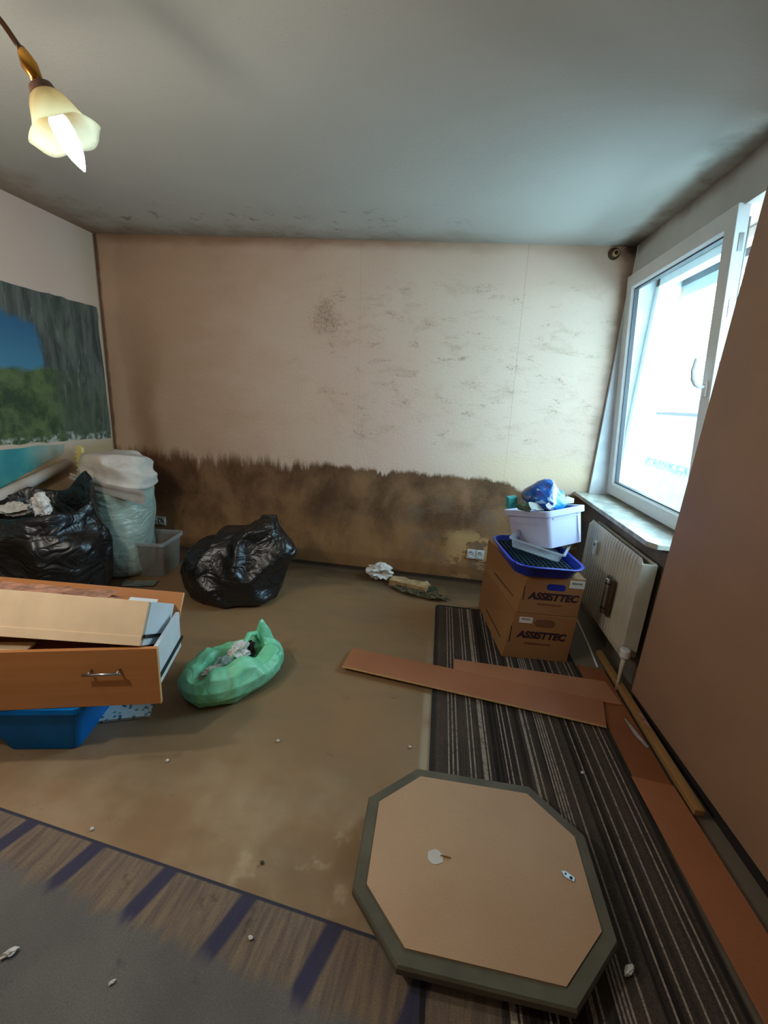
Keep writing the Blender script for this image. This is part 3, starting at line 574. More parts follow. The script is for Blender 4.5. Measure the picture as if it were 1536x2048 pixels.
carton(lo_b, lo_t, .009, .296, 'lower cardboard box lettered ASSISTTEC standing on the striped mat', False, (.10, .30, .80, .93), .48, -.02)
carton(up_b, up_t, .298, .530, 'upper cardboard box lettered ASSISTTEC under the blue tray', True, (.74, .98, .76, .96), .40, .0)

# tray, crate, clear tray, bin
def vessel(bm, w, d, h, r, taper, th=.003, rim=.02, z0=0):
    R_ = []
    for z, s, ins in ((0, 1 - taper, 0), (h * .92, 1 - taper * .08, 0), (h * .92, 1, rim), (h, 1, rim), (h, 1, rim - .006 if rim > .01 else 0), (h, 1, -th), (.004, 1 - taper, -th)):
        R_.append([((p[0]) * s, (p[1]) * s, z + z0) for p in rrect(w + 2 * ins, d + 2 * ins, max(r + ins, .004))])
    return rings_mesh(bm, R_)
o = obj('blue_tray', vessel(bmesh.new(), .40, .50, .075, .10, .16, .006, .012), K['navy'], smooth=False, bevel=.003, loc=(.618, 2.475, .536), rot=(radians(1.5), radians(2), radians(10)))
tag(o, 'cobalt blue shallow plastic tray lying on the top cardboard box', 'tray')
bm = bmesh.new()
for i in range(12): box(bm, (-.16 + i * .0275, -.2, .0), (-.156 + i * .0275, .2, .022))
for i in range(14): box(bm, (-.16, -.2 + i * .0300, .004), (.146, -.196 + i * .0300, .022))
o = obj('lattice_basket', bm, K['darkteal'], loc=(.618, 2.49, .566), rot=(radians(1.5), radians(3), radians(10))); tag(o, 'dark teal lattice basket lying inside the blue tray', 'basket')
ct = empty('clear_tray', (.665, 2.58, .594), (radians(-3), radians(7), radians(-22))); tag(ct, 'clear plastic tray tilted between the blue tray and the white bin', 'tray')
obj('tray_body', vessel(bmesh.new(), .30, .36, .055, .02, .10, .002, .008), K['clear'], ct); obj('tray_rim', rings_mesh(bmesh.new(), [[(p[0], p[1], z) for p in rrect(w_, d_, .02)] for w_, d_, z in ((.316, .376, .050), (.324, .384, .050), (.324, .384, .060), (.316, .376, .060), (.316, .376, .050))], False, False), K['clear'], ct)
# white bin (tilted)
Mb = Matrix.Rotation(.496, 4, 'Z') @ Matrix.Rotation(-.231, 4, 'X') @ Matrix.Rotation(-.113, 4, 'Y'); Mb.translation = (.701, 2.476, .632)
bn = empty('storage_bin'); bn.matrix_world = Mb; tag(bn, 'pale lilac open storage bin tilted on top of the box stack', 'storage bin')
w_, l_, h_ = .247, .355, .222
def rr_off(ins, z, s=0):
    return [(p[0] + w_ / 2, p[1] + l_ / 2, z) for p in rrect(w_ + 2 * ins, l_ + 2 * ins, .02 + max(ins, 0) * .5)]
bm = rings_mesh(bmesh.new(), [rr_off(0, 0), rr_off(.012, h_ * .93), rr_off(.009, h_ * .93), rr_off(-.003, .004)]); obj('bin_body', bm, K['lilac'], bn, bevel=.002)
bm = rings_mesh(bmesh.new(), [rr_off(.010, h_ * .84), rr_off(.028, h_ * .84), rr_off(.030, h_), rr_off(.006, h_), rr_off(.006, h_ * .9)], False, False); obj('bin_rim', bm, K['lilac'], bn, bevel=.002)
bm = bmesh.new(); box(bm, (-.014, .07, h_ * .62), (-.008, l_ - .07, h_ * .66)); box(bm, (w_ - .035, -.014, .01), (w_ - .028, -.006, h_ * .84)); box(bm, (.03, -.014, h_ * .76), (w_ - .03, -.008, h_ * .8)); obj('bin_ribs', bm, K['lilac'], bn)
# contents
o = obj('blue_bag', bag([(0, 0, 0, .105, .10, 0), (-.005, 0, .045, .135, .11, 0), (-.012, 0, .10, .108, .085, 0), (-.02, 0, .15, .062, .05, 0), (-.025, 0, .178, .004, .004, 0)], 72, 48, .014, 7, 4, vert=1), K['bluebag'], loc=(.675, 2.68, .835), rot=(0, radians(4), radians(8))); tag(o, 'printed blue plastic bag heaped in the white storage bin', 'plastic bag')
o = obj('teal_packet', B((-.03, -.02, 0), (.03, .02, .075)), K['teal'], loc=(.487, 2.705, .805), rot=(radians(8), radians(-8), .3), bevel=.004); tag(o, 'small teal packet at the left end of the white storage bin', 'packet')
o = obj('paper_strip', sheet(.09, .05, 5, .006, 10, 8, curl=.5), K['tissue'], loc=(.60, 2.555, .838), rot=(.2, .1, .5)); tag(o, 'curled white paper strip at the front of the white storage bin', 'paper')
o = obj('paper_strip', sheet(.07, .03, 8, .008, 10, 6, curl=.8), K['tissue'], loc=(.685, 2.565, .850), rot=(.1, -.2, .9)); tag(o, 'second curled white paper strip against the blue bag', 'paper')
o = obj('green_packet', crumple((.05, .03, .03), 3), K['green'], loc=(.56, 2.60, .815), smooth=True); tag(o, 'dark green packet tucked under the blue bag', 'packet')
o = obj('patterned_packet', B((-.05, -.03, 0), (.05, .03, .03)), K['dots'], loc=(.80, 2.71, .865), rot=(0, radians(-6), .4), bevel=.003); tag(o, 'patterned packet at the right end of the white storage bin', 'packet')
o = obj('bin_filler', crumple((.075, .11, .09), 12, 1, .3), K['dark'], smooth=True); o.matrix_world = Mb @ Matrix.Translation((w_ / 2, l_ / 2, .012)); tag(o, 'dark rubbish heap filling the white storage bin', 'rubbish')

# ------------------------------------------------------------------ radiator
R0 = empty('radiator', (1.055, 2.14, .17)); tag(R0, 'cream ribbed panel radiator under the window sill', 'radiator')
bm = bmesh.new(); n = 20; Lr, Hr = .80, .56
pts = [(0, .022), (0, 0)]
for i in range(n * 4 + 1): pts.append((.035 + (Lr - .07) * i / (n * 4), .014 if i % 4 == 0 and 0 < i < n * 4 else 0))
pts += [(Lr, 0), (Lr, .022)]; rs = []
for k, s_ in ((0, 0), (1, 1), (2, 1), (3, 0)):
    ring = []
    for y, x in pts:
        e = max(0, .03 - min(y, Lr - y)); z = (e, .035, Hr - .035, Hr - e)[k]; ring.append((x, y, z) if k in (1, 2) else (.008 if x < .02 else x, y, z))
    rs.append(ring)
rings_mesh(bm, rs)
obj('front_panel', bm, K['rad'], R0, bevel=.001)
obj('rear_panel', B((.052, 0, .02), (.072, Lr, Hr - .015)), K['rad'], R0, bevel=.005); obj('side_cover', B((-.004, -.004, .02), (.072, .010, Hr - .02)), K['rad'], R0, bevel=.003); obj('top_grille', B((.012, .01, Hr - .035), (.056, Lr - .01, Hr - .025)), K['grime'], R0)
for yy in (.15, .62): obj('bracket', B((.03, yy, .1), (.10, yy + .02, .5)), K['rad'], R0)
v = empty('valve', (.0, -.035, .02)); v.parent = R0
obj('valve_knob', tube(bmesh.new(), [(.0, 0, .01), (.0, 0, .02), (.0, 0, .055), (0, 0, .062)], [.018, .026, .026, .02], 20), K['upvc'], v, smooth=False, bevel=.002)
obj('valve_body', tube(bmesh.new(), [(0, .03, .0), (0, 0, .0)], .011, 12), K['rad'], v, smooth=True); obj('supply_pipe', tube(bmesh.new(), [(0, 0, .01), (0, 0, -.04), (0, 0, -.1), (.0, 0, -.19)], [.012, .012, .008, .008], 12), K['rad'], v, smooth=True)
hc = empty('heat_cost_allocator', (1.040, 2.70, .60)); tag(hc, 'small white heat meter clipped to the radiator ribs', 'heat meter')
obj('meter_case', B((-.016, -.017, -.045), (.0, .017, .045)), K['upvc'], hc, bevel=.006); obj('meter_display', B((-.0175, -.010, .012), (-.0155, .010, .028)), K['gasket'], hc)
wt = empty('humidifier', (1.028, 2.40, .42)); tag(wt, 'chrome and dark cylindrical water evaporator hanging on the radiator', 'humidifier')
obj('evaporator_slot', B((.004, -.055, -.12), (.018, .045, .105)), K['grime'], wt, bevel=.008); obj('evaporator_tube', tube(bmesh.new(), [(0, 0, -.115), (0, 0, -.11), (0, 0, .09), (0, 0, .095)], [.015, .018, .018, .015], 16), K['steel'], wt, smooth=True)
for s in (-.085, .065): obj('evaporator_band', tube(bmesh.new(), [(0, 0, s), (0, 0, s + .006)], .0195, 16), K['slit'], wt)

# ------------------------------------------------------------------ wall fittings
def socket(loc, n, label, mat='upvc'):
    r = empty('wall_socket', loc); tag(r, label, 'socket', 'wall sockets')
    for k in range(n):
        o = k * .071; obj('socket_plate', B((o - .034, -.010, -.04), (o + .034, 0, .04)), K[mat], r, bevel=.003)
        rg = bmesh.new(); q = 20; rs = [[(o + rr * cos(2 * pi * i / q), yy, rr * sin(2 * pi * i / q)) for i in range(q)] for rr, yy in ((.026, -.010), (.026, -.014), (.021, -.014), (.020, -.0105))]; rings_mesh(rg, rs, True, True); obj('socket_ring', rg, K[mat], r)
        hh = bmesh.new(); box(hh, (o - .011, -.0125, -.003), (o - .005, -.0105, .003)); box(hh, (o + .005, -.0125, -.003), (o + .011, -.0105, .003)); tube(hh, [(o - .02, -.012, .012), (o - .01, -.013, .021), (o + .006, -.013, .023)], .003, 6); obj('socket_hole', hh, K['slit'], r)
    return r
socket((.345, YB - .001, .225), 2, 'grimy white double wall socket left of the cardboard boxes')
socket((-2.47, YB - .001, .225), 2, 'stained double wall socket above the cloudy plastic bin', 'marble')
ps = empty('pipe_stub', (1.035, YB, 2.455)); tag(ps, 'round rusty pipe stub in the top right of the back wall', 'pipe')
obj('rust_collar', tube(bmesh.new(), [(0, 0, 0), (0, -.006, 0)], .038, 20), K['grime'], ps); obj('stub', tube(bmesh.new(), [(.006, -.002, 0), (.006, -.03, 0)], .020, 16), K['brick'], ps); obj('bore', tube(bmesh.new(), [(.006, -.029, 0), (.006, -.0305, 0)], .013, 16), K['slit'], ps)

# ------------------------------------------------------------------ wall posters
def torn(name, yz, mat, label, cat, x=XL, seed=1, amp=.012):
    bm = bmesh.new(); pts = []; n = len(yz)
    for i in range(n):
        a, b = yz[i], yz[(i + 1) % n]; s = 14
        for k in range(s):
            t = k / s; y = a[0] + (b[0] - a[0]) * t; z = a[1] + (b[1] - a[1]) * t; d = amp * nz((y, z, 0), 22, seed) if k else 0; pts.append((min(y + d, YB - .008), z + d))
    f0 = [bm.verts.new((x + .001, p[0], p[1])) for p in pts]; f1 = [bm.verts.new((x + .0035, p[0], p[1])) for p in pts]; bm.faces.new(f0); bm.faces.new(f1)
    for i in range(len(pts)): bm.faces.new((f0[i], f0[(i + 1) % len(pts)], f1[(i + 1) % len(pts)], f1[i]))
    bmesh.ops.triangulate(bm, faces=bm.faces[:])
    return tag(centre(obj(name, bm, mat)), label, cat)
torn('wall_mural', [(1.3, .98), (2.42, .965), (3.37, .935), (3.355, 1.968), (2.6, 1.972), (1.3, 1.978)], K['poster'], 'torn photo mural of a dark rock cave with blue water on the left wall', 'mural')
torn('lower_poster', [(1.3, .62), (2.37, .69), (2.88, .86), (2.90, .925), (1.3, .955)], K['lagoon'], 'teal poster strip peeling from the left wall below the mural', 'poster', seed=5)
o = obj('rolled_paper', tube(bmesh.new(), [(-2.77, 1.9, .52), (-2.765, 2.35, .655), (-2.76, 2.86, .79)], [.045, .042, .036], 14), K['cloth'], smooth=True); tag(centre(o), 'beige rolled paper sagging along the left wall under the teal poster', 'paper roll')

# ------------------------------------------------------------------ bags and rubbish on the left
keys = [(-2.40, 2.27, .003, .26, .22, 0), (-2.40, 2.27, .06, .31, .27, 0), (-2.39, 2.26, .25, .34, .29, 0), (-2.38, 2.26, .42, .335, .28, 0), (-2.42, 2.27, .55, .30, .26, 0), (-2.44, 2.28, .63, .30, .25, 0), (-2.44, 2.28, .62, .27, .22, 0), (-2.43, 2.28, .52, .20, .18, 0)]
def rimf(a, t):
    w = max(0, (t - .62) / .12) if t < .74 else max(0, 1 - (t - .80) / .16) if t > .80 else 1
    return w * (.19 * math.exp(-((a - 1.0) / .55) ** 2) + .05 * math.exp(-((a - 2.4) / .5) ** 2) - .03 * math.exp(-((a - 4.5) / .8) ** 2))
o = obj('bin_bag', bag(keys, 110, 80, .035, 4.5, 2, rimf), K['black'], smooth=True); tag(centre(o), 'open black bin bag full of rubbish behind the drawers on the left', 'bin bag')
for i, (p, r, lab) in enumerate((((-2.55, 2.22, .57), (.08, .06, .05), 'crumpled white paper in the open black bin bag, leftmost'), ((-2.36, 2.22, .57), (.05, .04, .10), 'upright crumpled white tissue in the open black bin bag, rightmost'))):
    o = obj('crumpled_paper', crumple(r, 20 + i), K['tissue'], loc=p, smooth=False); tag(o, lab, 'paper', 'papers in the black bag')
keys = [(-2.34, 2.83, .003, .19, .19, 0), (-2.34, 2.83, .05, .225, .22, 0), (-2.35, 2.83, .2, .24, .23, 0), (-2.37, 2.83, .42, .265, .24, 0), (-2.38, 2.83, .58, .265, .24, 0), (-2.38, 2.83, .655, .25, .23, 0), (-2.38, 2.83, .67, .15, .14, 0), (-2.38, 2.83, .672, .004, .004, 0)]
o = obj('bin_bag', bag(keys, 100, 70, .028, 4, 11), K['sage'], smooth=True); tag(centre(o), 'tall pale green bin bag with a white cloth on top', 'bin bag')
# bundled cloth: rolled towel with hanging corner
keys = [(-2.30, 2.82, .672, .22, .19, .1), (-2.31, 2.82, .70, .245, .20, .1), (-2.32, 2.82, .80, .24, .195, .1), (-2.33, 2.82, .87, .215, .18, .1), (-2.34, 2.82, .905, .14, .12, .1), (-2.34, 2.82, .912, .004, .004, .1)]
cl = empty('folded_towel', (-2.31, 2.82, .66)); tag(cl, 'bundled off-white towel lying on the pale green bin bag', 'towel')
o = obj('towel_bundle', bag(keys, 90, 50, .034, 4.2, 31, vert=1.5), K['cloth'], cl, smooth=True); o.data.transform(Matrix.Translation((2.31, -2.82, -.66)))
bm = bmesh.new(); rows = []
for i in range(21):
    t = i / 20; r = []
    for j in range(9):
        s = j / 8; x = -.20 + .48 * t; y = -.215 + .10 * t * t - .012 * s - .02 * math.sin(t * 3); z = .12 - .10 * t - .10 * s * (.35 + .65 * t) + .008 * nz((t * 6, s * 3, 0), 2, 4); r.append(bm.verts.new((x, y - .006 * math.sin(s * 9), z)))
    rows.append(r)
for i in range(20):
    for j in range(8): bm.faces.new((rows[i][j], rows[i + 1][j], rows[i + 1][j + 1], rows[i][j + 1]))
bmesh.ops.solidify(bm, geom=bm.faces[:], thickness=.006); obj('hanging_corner', bm, K['cloth'], cl, smooth=True)
# yellow serrated strip
bm = bmesh.new(); pts = [(.03, 0), (.03, .30), (.0, .31)]
for k in range(9): z = .30 - k * .033; pts += [(-.028, z - .004), (-.002, z - .016)]
pts += [(0, 0)]; f = [(p[0], p[1]) for p in pts]
a = [bm.verts.new((p[0], -.012, p[1])) for p in f]; b = [bm.verts.new((p[0], .012, p[1])) for p in f]; bm.faces.new(a); bm.faces.new(b)
for i in range(len(f)): bm.faces.new((a[i], a[(i + 1) % len(f)], b[(i + 1) % len(f)], b[i]))
o = obj('serrated_strip', bm, K['yellow'], loc=(-2.615, 2.80, .63), rot=(0, radians(3), 0)); tag(o, 'yellow serrated foam strip standing behind the pale green bin bag', 'foam strip')
# cloudy bin by the wall
cb = empty('cloudy_bin', (-2.18, 2.88, .001), (0, 0, radians(12))); tag(cb, 'cloudy clear plastic bin on the floor under the left wall socket', 'storage bin')
obj('bin_body', vessel(bmesh.new(), .25, .31, .27, .03, .12, .002, .010), K['clear2'], cb)
bm = rings_mesh(bmesh.new(), [[(p[0], p[1], z) for p in rrect(w__, d__, .03)] for w__, d__, z in ((.26, .32, .25), (.278, .338, .25), (.280, .340, .275), (.26, .32, .275), (.26, .32, .25))], False, False); obj('bin_rim', bm, K['clear'], cb)
cb.location = (-2.10, 2.88, .001); cb.rotation_euler.z = radians(7)
o = obj('bin_bag', sheet(.22, .10, 9, .006, 10, 8), K['sage'], loc=(-2.05, 2.60, .001), rot=(0, 0, .3)); o.name = 'plastic_scrap'; tag(o, 'flat pale green plastic scrap on the floor beside the green bin bag', 'plastic scrap')
# black bag on the floor
keys = [(-1.36, 2.64, .003, .27, .20, -.1), (-1.36, 2.64, .05, .33, .25, -.1), (-1.37, 2.65, .16, .345, .26, -.1), (-1.36, 2.66, .27, .32, .25, -.1), (-1.30, 2.68, .37, .27, .20, -.1), (-1.22, 2.70, .47, .19, .15, 0), (-1.17, 2.70, .56, .10, .09, 0), (-1.16, 2.70, .60, .005, .005, 0)]
def tailf(a, t): return -.0
b5 = bag(keys, 120, 80, .045, 4.2, 7, vert=.8)
for v in b5.verts:   # loose tail pulled out to the right
    d = (v.co - Vector((-1.02, 2.62, .33))); k = math.exp(-(d.length / .13) ** 2); v.co += Vector((.13, .02, .03)) * k
    d = (v.co - Vector((-1.06, 2.45, .03))); k = math.exp(-(d.length / .08) ** 2); v.co += Vector((.06, -.03, 0)) * k
o = obj('bin_bag', b5, K['black'], smooth=True); tag(centre(o), 'closed slumped black bin bag on the floor against the back wall', 'bin bag')

# mint bag on the floor
def mint():
    n, m_ = 120, 46; rs = []; C = Vector((-.905, 1.745, 0)); ro = radians(58)
    ks = [(0, .18, .12), (.012, .235, .155), (.05, .262, .175), (.095, .265, .172), (.135, .235, .145), (.152, .20, .105), (.150, .175, .065), (.125, .165, .045), (.085, .155, .04), (.05, .12, .03)]
    for j in range(m_ + 1):
        f = j / m_ * (len(ks) - 1); i = min(int(f), len(ks) - 2); u = f - i; u = u * u * (3 - 2 * u); z, rx, ry = [ks[i][q] * (1 - u) + ks[i + 1][q] * u for q in range(3)]; r = []
        for k in range(n):
            a = 2 * pi * k / n; lx, ly = rx * cos(a), ry * sin(a); x = lx * cos(ro) - ly * sin(ro); y = lx * sin(ro) + ly * cos(ro); zz = z
            t = j / m_
            if t > .4: w = min(1, (t - .4) / .15) * (1 if t < .75 else max(0, 1 - (t - .75) / .15)); zz += w * (.085 * math.exp(-((a - .35) / .28) ** 2) + .02 * sin(a * 3 + 1) + .012 * sin(a * 7))
            q = (x, y, zz); d = .016 * (ridge(q, 6, 3) - .5) + .006 * (ridge((x, y, zz * .6), 15, 5) - .5); o_ = Vector((x, y, 0)).normalized() * d; r.append(C + Vector((x, y, max(zz, .003))) + o_ + Vector((0, 0, d * .8 if z > .02 else 0)))
            r[-1].z = max(r[-1].z, .002)
        rs.append(r)
    return rings_mesh(bmesh.new(), rs, True, True)
mb_ = obj('mint_bag', mint(), K['mint'], smooth=True); tag(centre(mb_), 'mint green plastic bag of rubbish open on the lino floor', 'plastic bag')
hd = bmesh.new(); tube(hd, [(.075, .155, .13), (.055, .13, .20), (.04, .09, .215), (.03, .03, .17), (.0, -.03, .15)], [.012, .014, .015, .012, .008], 8); obj('bag_handle', hd, K['mint'], mb_, smooth=True)
pr = bmesh.new()
for k in range(7): x = -.075 + k * .022; tube(pr, [(x, .10 + k * .006, .143), (x + .011, .108 + k * .006, .143)], .004, 6)
for i, (x, y, z, r, mt, lab) in enumerate(((-.885, 1.77, .10, (.05, .035, .045), 'tissue', 'white tissue wad in the middle of the mint bag'), (-.93, 1.69, .09, (.055, .03, .035), 'clear', 'clear wrapper lying towards the near end of the mint bag'), (-.955, 1.625, .085, (.05, .025, .03), 'cloth', 'beige wrapper at the near end of the mint bag'), (-.86, 1.82, .095, (.03, .03, .04), 'slit', 'dark scrap at the far end of the mint bag'))):
    o = obj('wrapper', crumple(r, 40 + i, 1), K[mt], loc=(x, y, z), rot=(0, 0, 1.0)); tag(o, lab, 'rubbish', 'rubbish in the mint bag')

# debris by the back wall
o = obj('crumpled_tissue', crumple((.085, .06, .065), 51, .8, .6, 5), K['tissue'], loc=(-.375, 3.175, .002)); tag(o, 'crumpled white tissue on the floor by the back wall', 'tissue')
bm = bmesh.new(); box(bm, (-.155, -.05, 0), (.155, .05, .05)); bmesh.ops.subdivide_edges(bm, edges=bm.edges[:], cuts=6, use_grid_fill=True)
for v in bm.verts: v.co += Vector((nz(v.co, 18, 1), nz(v.co, 18, 2), 0)) * .014; v.co.z += .010 * nz(v.co, 22, 5) if v.co.z > .01 else 0
o = obj('plaster_block', bm, K['brick'], loc=(-.125, 3.07, .008), rot=(0, 0, radians(-16))); tag(o, 'broken tan block lying on its side beside the white tissue', 'block')
o = obj('dirt_heap', crumple((.17, .05, .013), 60, 1, .7, 5), K['dirt'], loc=(-.04, 2.985, .001), rot=(0, 0, -.3)); o['kind'] = 'stuff'; tag(o, 'mouldy crumbs of dirt in front of the broken block', 'dirt')
o = obj('green_scrap', sheet(.10, .06, 14, .014), K['green'], loc=(.045, 3.03, .012), rot=(.2, .1, .6)); tag(o, 'dull green scrap at the right end of the broken block', 'scrap')
o = obj('shard', sheet(.03, .10, 15, .004), K['label'], loc=(.02, 3.12, .012), rot=(.35, .0, .5)); tag(o, 'pale pointed shard leaning behind the broken block', 'shard')
o = obj('white_plug', tube(bmesh.new(), [(-.025, 0, .012), (.025, 0, .012)], .012, 14), K['label'], loc=(-.17, 3.19, .001), rot=(0, 0, -.3), bevel=.002); tag(o, 'short white cylinder behind the broken block', 'plug')
# crumbs on the floors
cr = [(.0, 1.5, 'white paper crumb on the lino edge beside the mat'), (-.55, 1.42, 'white crumb on the lino in front of the mint bag'), (-.93, 1.24, 'white crumb on the lino near the carpet edge'), (-1.0, .95, 'pale crumb on the seam of the border carpet'), (-.42, .95, 'brown crumb on the pale worn lino patch'), (-.37, .76, 'small white scrap on the navy carpet stripe'), (.70, 1.50, 'white scrap on the dark mat right of the octagonal tabletop'), (.49, 1.335, 'tiny white chip by the far corner of the octagonal tabletop')]
for i, (x, y, lab) in enumerate(cr):
    z = .009 if (x > .09 or y < .9) else .001
    tag(obj('crumb', crumple((.006, .005, .004), 70 + i, 1, .6, 2), K['tissue'] if 'brown' not in lab else K['dirt'], loc=(x, y, z)), lab, 'crumb', 'crumbs on the floor')
for i, (x, y, s, lab) in enumerate(((-.945, .625, .014, 'largest white paper shred on the grey carpet'), (-.66, .62, .007, 'middle small white shred on the grey carpet'), (-.74, .52, .010, 'nearest white shred on the grey carpet'), (.625, .86, .015, 'white scrap sticking out beside the lower right corner of the octagonal tabletop'))):
    tag(obj('paper_shred', crumple((s, s * .5, s * .5), 80 + i, 1, .7, 3), K['tissue'], loc=(x, y, .009), rot=(0, 0, .8)), lab, 'paper shred', 'paper shreds on the carpet and mat')

# ------------------------------------------------------------------ blue tub, drawers
tb = empty('blue_tub', (-1.46, 1.345, .001), (0, 0, radians(12))); tag(tb, 'bright blue plastic tub on the floor carrying the drawers', 'tub')
bm = bmesh.new(); R_ = []
for z, w, d in ((0, .26, .30), (.22, .385, .42), (.24, .39, .425), (.24, .375, .41), (.22, .37, .405), (.005, .25, .29)): R_.append([(p[0], p[1], z) for p in rrect(w, d, .03)])
obj('tub_body', rings_mesh(bm, R_), K['tub'], tb, bevel=.002)
bm = rings_mesh(bmesh.new(), [[(p[0], p[1], z) for p in rrect(w, d, .035)] for w, d, z in ((.385, .42, .222), (.41, .445, .222), (.41, .445, .243), (.385, .42, .243), (.385, .42, .222))], False, False); obj('tub_rim', bm, K['tub'], tb)
o = obj('patterned_tile', B((-.10, -.10, 0), (.10, .10, .012)), K['dots'], loc=(-1.275, 1.49, .001), rot=(0, 0, radians(22)), bevel=.001); tag(o, 'white tile with blue dots on the floor behind the blue tub', 'tile')

FR = Vector((-.954, 1.262, .2455)); a1 = math.atan2(-.28, -.96) + pi   # local +x runs right along the front
D1 = empty('drawer', FR, (0, 0, a1)); tag(D1, 'beech fronted drawer with a bar handle resting on the blue tub', 'drawer', 'stacked drawers')
Lf = .86
obj('drawer_front', B((-Lf, 0, 0), (0, .016, .238)), K['beech'], D1, bevel=.001); obj('edge_banding', B((.0, 0, 0), (.0015, .016, .238)), K['beechedge'], D1)
obj('drawer_side', B((-.024, .016, .055), (-.010, .30, .224)), K['white'], D1, bevel=.001); obj('drawer_side', B((-Lf + .01, .016, .055), (-Lf + .024, .31, .236)), K['white'], D1, bevel=.001)
obj('drawer_back', B((-Lf + .024, .298, .055), (-.024, .31, .105)), K['cream2'], D1); obj('drawer_bottom', B((-Lf + .024, .016, .06), (-.024, .298, .066)), K['cream2'], D1)
obj('drawer_slide', B((-.010, .03, .090), (-.003, .31, .103)), K['slide'], D1); 
hd = bmesh.new(); hx0, hx1 = -.235, -.125
tube(hd, [(hx0 - .008, -.028, .155), (hx1 + .008, -.028, .155)], .0055, 12); tube(hd, [(hx0 + .01, 0, .155), (hx0 + .01, -.028, .155)], .0045, 10); tube(hd, [(hx1 - .004, 0, .155), (hx1 - .004, -.028, .155)], .0045, 10); obj('bar_handle', hd, K['steel'], D1, smooth=True)
# second drawer, tipped inside the first
O2 = Vector((-1.012, 1.254, .490)); X2 = Vector((.965, .235, -.085)).normalized(); Y2 = Vector((-.2, .83, -.48)).normalized(); Y2 = (Y2 - Y2.dot(X2) * X2).normalized(); Z2 = X2.cross(Y2)
D2 = empty('drawer'); D2.matrix_world = Matrix(((X2.x, Y2.x, Z2.x, O2.x), (X2.y, Y2.y, Z2.y, O2.y), (X2.z, Y2.z, Z2.z, O2.z), (0, 0, 0, 1))); tag(D2, 'second drawer tipped into the first, cream back towards the viewer', 'drawer', 'stacked drawers')
obj('drawer_back', B((-.80, -.003, 0), (0, .012, .160)), K['cream2'], D2, bevel=.001); obj('groove_ledge', B((-.80, -.006, .0), (0, -.003, .034)), K['cream2'], D2, bevel=.001)
obj('drawer_side', B((-.012, .012, .0), (0.004, .29, .160)), K['white'], D2, bevel=.001); obj('drawer_side', B((-.80, .012, .0), (-.786, .29, .160)), K['white'], D2)
obj('drawer_front', B((-.84, .29, -.055), (.032, .306, .212)), K['beech'], D2, bevel=.001); obj('edge_banding', B((.032, .29, -.055), (.0335, .306, .212)), K['beechedge'], D2)
obj('drawer_slide', B((.004, .0, .028), (.012, .285, .040)), K['slide'], D2); obj('drawer_bottom', B((-.786, .012, .02), (-.012, .29, .026)), K['cream2'], D2)
M2 = D2.matrix_world.copy()
def in2(o, loc, rx=0, rz=0): o.matrix_world = M2 @ Matrix.Translation(loc) @ Matrix.Rotation(rz, 4, 'Z') @ Matrix.Rotation(rx, 4, 'X'); return o
o = in2(obj('packing_sheet', sheet(.56, .13, 33, .010, 26, 10), K['pink']), (-.47, .125, .158), radians(15), radians(-2)); tag(o, 'crumpled pinkish packing sheet lying in the tipped drawer', 'packing')
o = in2(obj('packing_sheet', sheet(.20, .10, 35, .008, 14, 8), K['pink']), (-.24, .11, .156), radians(10)); tag(o, 'smaller pinkish packing piece at the right inside the tipped drawer', 'packing')
o = in2(obj('white_card', B((-.05, -.06, 0), (.05, .06, .002)), K['white']), (-.06, .10, .158), radians(12), radians(15)); tag(o, 'white card corner showing inside the tipped drawer', 'card')
o = in2(obj('dark_tray', B((-.09, -.07, 0), (.09, .07, .03)), K['grime']), (-.16, .17, .10), 0, 0); tag(o, 'dark flat box at the right inside the tipped drawer', 'box')
# things in drawer one, seen in the gap
M1 = Matrix.Translation(FR) @ Matrix.Rotation(a1, 4, 'Z')
def in1(o, loc, rz=0, rx=0): o.matrix_world = M1 @ Matrix.Translation(loc) @ Matrix.Rotation(rz, 4, 'Z') @ Matrix.Rotation(rx, 4, 'X'); return o
o = in1(obj('folder', B((-.28, -.03, 0), (.16, .03, .012)), K['cream2'], bevel=.003), (-.60, .055, .218), radians(-3), 0); tag(o, 'beige folder wedged between the two drawers', 'folder')
o = in1(obj('brown_folder', B((-.30, -.035, 0), (.30, .035, .006)), K['strip2'], bevel=.002), (-.50, .062, .203), radians(-1)); tag(o, 'red brown folder under the beige folder between the drawers', 'folder')

# ------------------------------------------------------------------ chandelier
CH = empty('chandelier', (-1.15, .90, H)); tag(CH, 'brass ceiling lamp with glass bell shades and a lit candle bulb', 'lamp')
obj('ceiling_rose', tube(bmesh.new(), [(0, 0, 0), (0, 0, -.015), (0, 0, -.03)], [.06, .055, .02], 24), K['brass'], CH, smooth=True)
obj('stem', tube(bmesh.new(), [(0, 0, -.03), (0, 0, -.30), (0, 0, -.42), (0, 0, -.47), (0, 0, -.52)], [.008, .008, .02, .03, .012], 16), K['brass'], CH, smooth=True)
def catm(P_, n=10):
    P_ = [Vector(p) for p in P_]; P_ = [2 * P_[0] - P_[1]] + P_ + [2 * P_[-1] - P_[-2]]; out = []
    for i in range(1, len(P_) - 2):
        for k in range(n):
            u = k / n; a, b, c_, d = P_[i - 1:i + 3]; out.append(.5 * (2 * b + (c_ - a) * u + (2 * a - 5 * b + 4 * c_ - d) * u * u + (3 * b - a - 3 * c_ + d) * u ** 3))
    return out + [P_[-2]]
cap_w = Vector((-.777, .85, 1.925)); ax_w = Vector((.40, .15, -.904)).normalized()
arm_w = [(-1.15, .90, 2.03), (-1.06, .882, 2.075), (-.95, .865, 2.082), (-.885, .855, 2.06), (-.843, .85, 2.025), (-.815, .85, 1.990)]
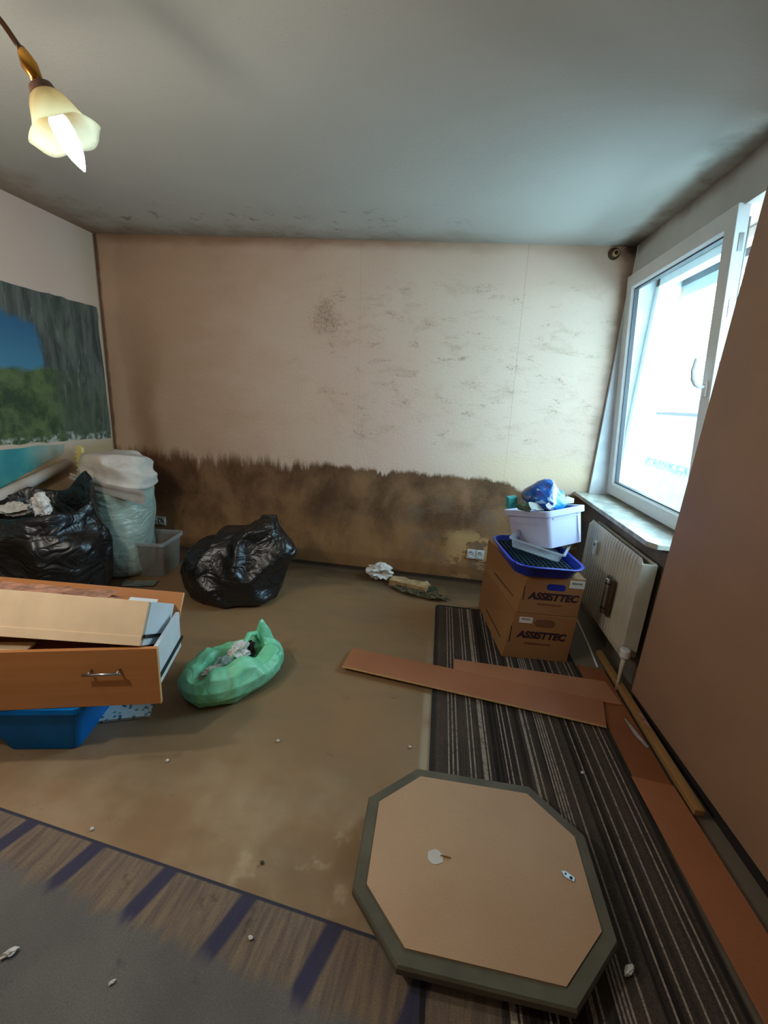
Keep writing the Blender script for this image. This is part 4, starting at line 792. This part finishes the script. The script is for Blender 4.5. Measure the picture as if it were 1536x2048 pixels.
c0 = cap_w - CH.location; base_ang = math.atan2(c0.y, c0.x)
for k in range(3):
    Rm = Matrix.Rotation(radians((0, -105, 176)[k]), 3, 'Z'); cap = Rm @ c0; ax = Rm @ ax_w; e = Vector((c0.x, c0.y, 0)).normalized(); e = Rm @ e
    top = cap - ax * .058
    pts = catm([Rm @ (Vector(p_) - CH.location) for p_ in arm_w] + [top])
    # keep the arm continuous with its lamp
    obj('arm', tube(bmesh.new(), pts, .0048, 10), K['bronze'], CH, smooth=True)
    lm = empty('lamp_head', cap, parent=CH); lm.rotation_mode = 'QUATERNION'; lm.rotation_quaternion = Vector((0, 0, 1)).rotation_difference(ax)
    obj('brass_spindle', tube(bmesh.new(), [(0, 0, -.060), (0, 0, -.052), (0, 0, -.034), (0, 0, -.014), (0, 0, -.004)], [.0058, .009, .0135, .010, .006], 18), K['brass'], lm, smooth=True)
    obj('lamp_cap', tube(bmesh.new(), [(0, 0, -.008), (0, 0, -.002), (0, 0, .014), (0, 0, .016)], [.012, .020, .0235, .0235], 24), K['brown'], lm, smooth=True)
    # bell shade with spiral flutes and a wavy lip
    bm = bmesh.new(); n = 72; rs = []
    pr_ = [(.008, .020), (.014, .027), (.024, .033), (.036, .0375), (.048, .042), (.058, .047), (.068, .054), (.074, .062)]
    for j, (z, r) in enumerate(pr_):
        t = j / (len(pr_) - 1); rs.append([((r * (1 + .022 * t * sin(5 * (2 * pi * i / n) + 2.2 * t)) + .001 * t) * cos(2 * pi * i / n), (r * (1 + .022 * t * sin(5 * (2 * pi * i / n) + 2.2 * t))) * sin(2 * pi * i / n), z + .003 * t ** 3 * sin(5 * (2 * pi * i / n) + 2.2 * t)) for i in range(n)])
    rings_mesh(bm, rs, False, False); bmesh.ops.solidify(bm, geom=bm.faces[:], thickness=.0022); obj('glass_shade', bm, K['shade'], lm, smooth=True)
    obj('lamp_socket', tube(bmesh.new(), [(0, 0, .010), (0, 0, .043)], .0125, 18), K['upvc'], lm, smooth=True)
    obj('bulb', tube(bmesh.new(), [(0, 0, .043), (0, 0, .050), (0, 0, .068), (0, 0, .090), (0, 0, .110), (0, 0, .125), (0, 0, .133)], [.0125, .0165, .0185, .0175, .0125, .006, .0015], 20), K['bulb'], lm, smooth=True)
    ld = bpy.data.lights.new('bulb_light', 'POINT'); ld.energy = 1.5 if k == 0 else BULB_W; ld.color = (.88, .96, 1.0) if k == 0 else (1.0, .94, .86); ld.shadow_soft_size = .045
    lo = bpy.data.objects.new('bulb_light', ld); COL.objects.link(lo); lo.parent = lm; lo.location = (0, 0, .20)
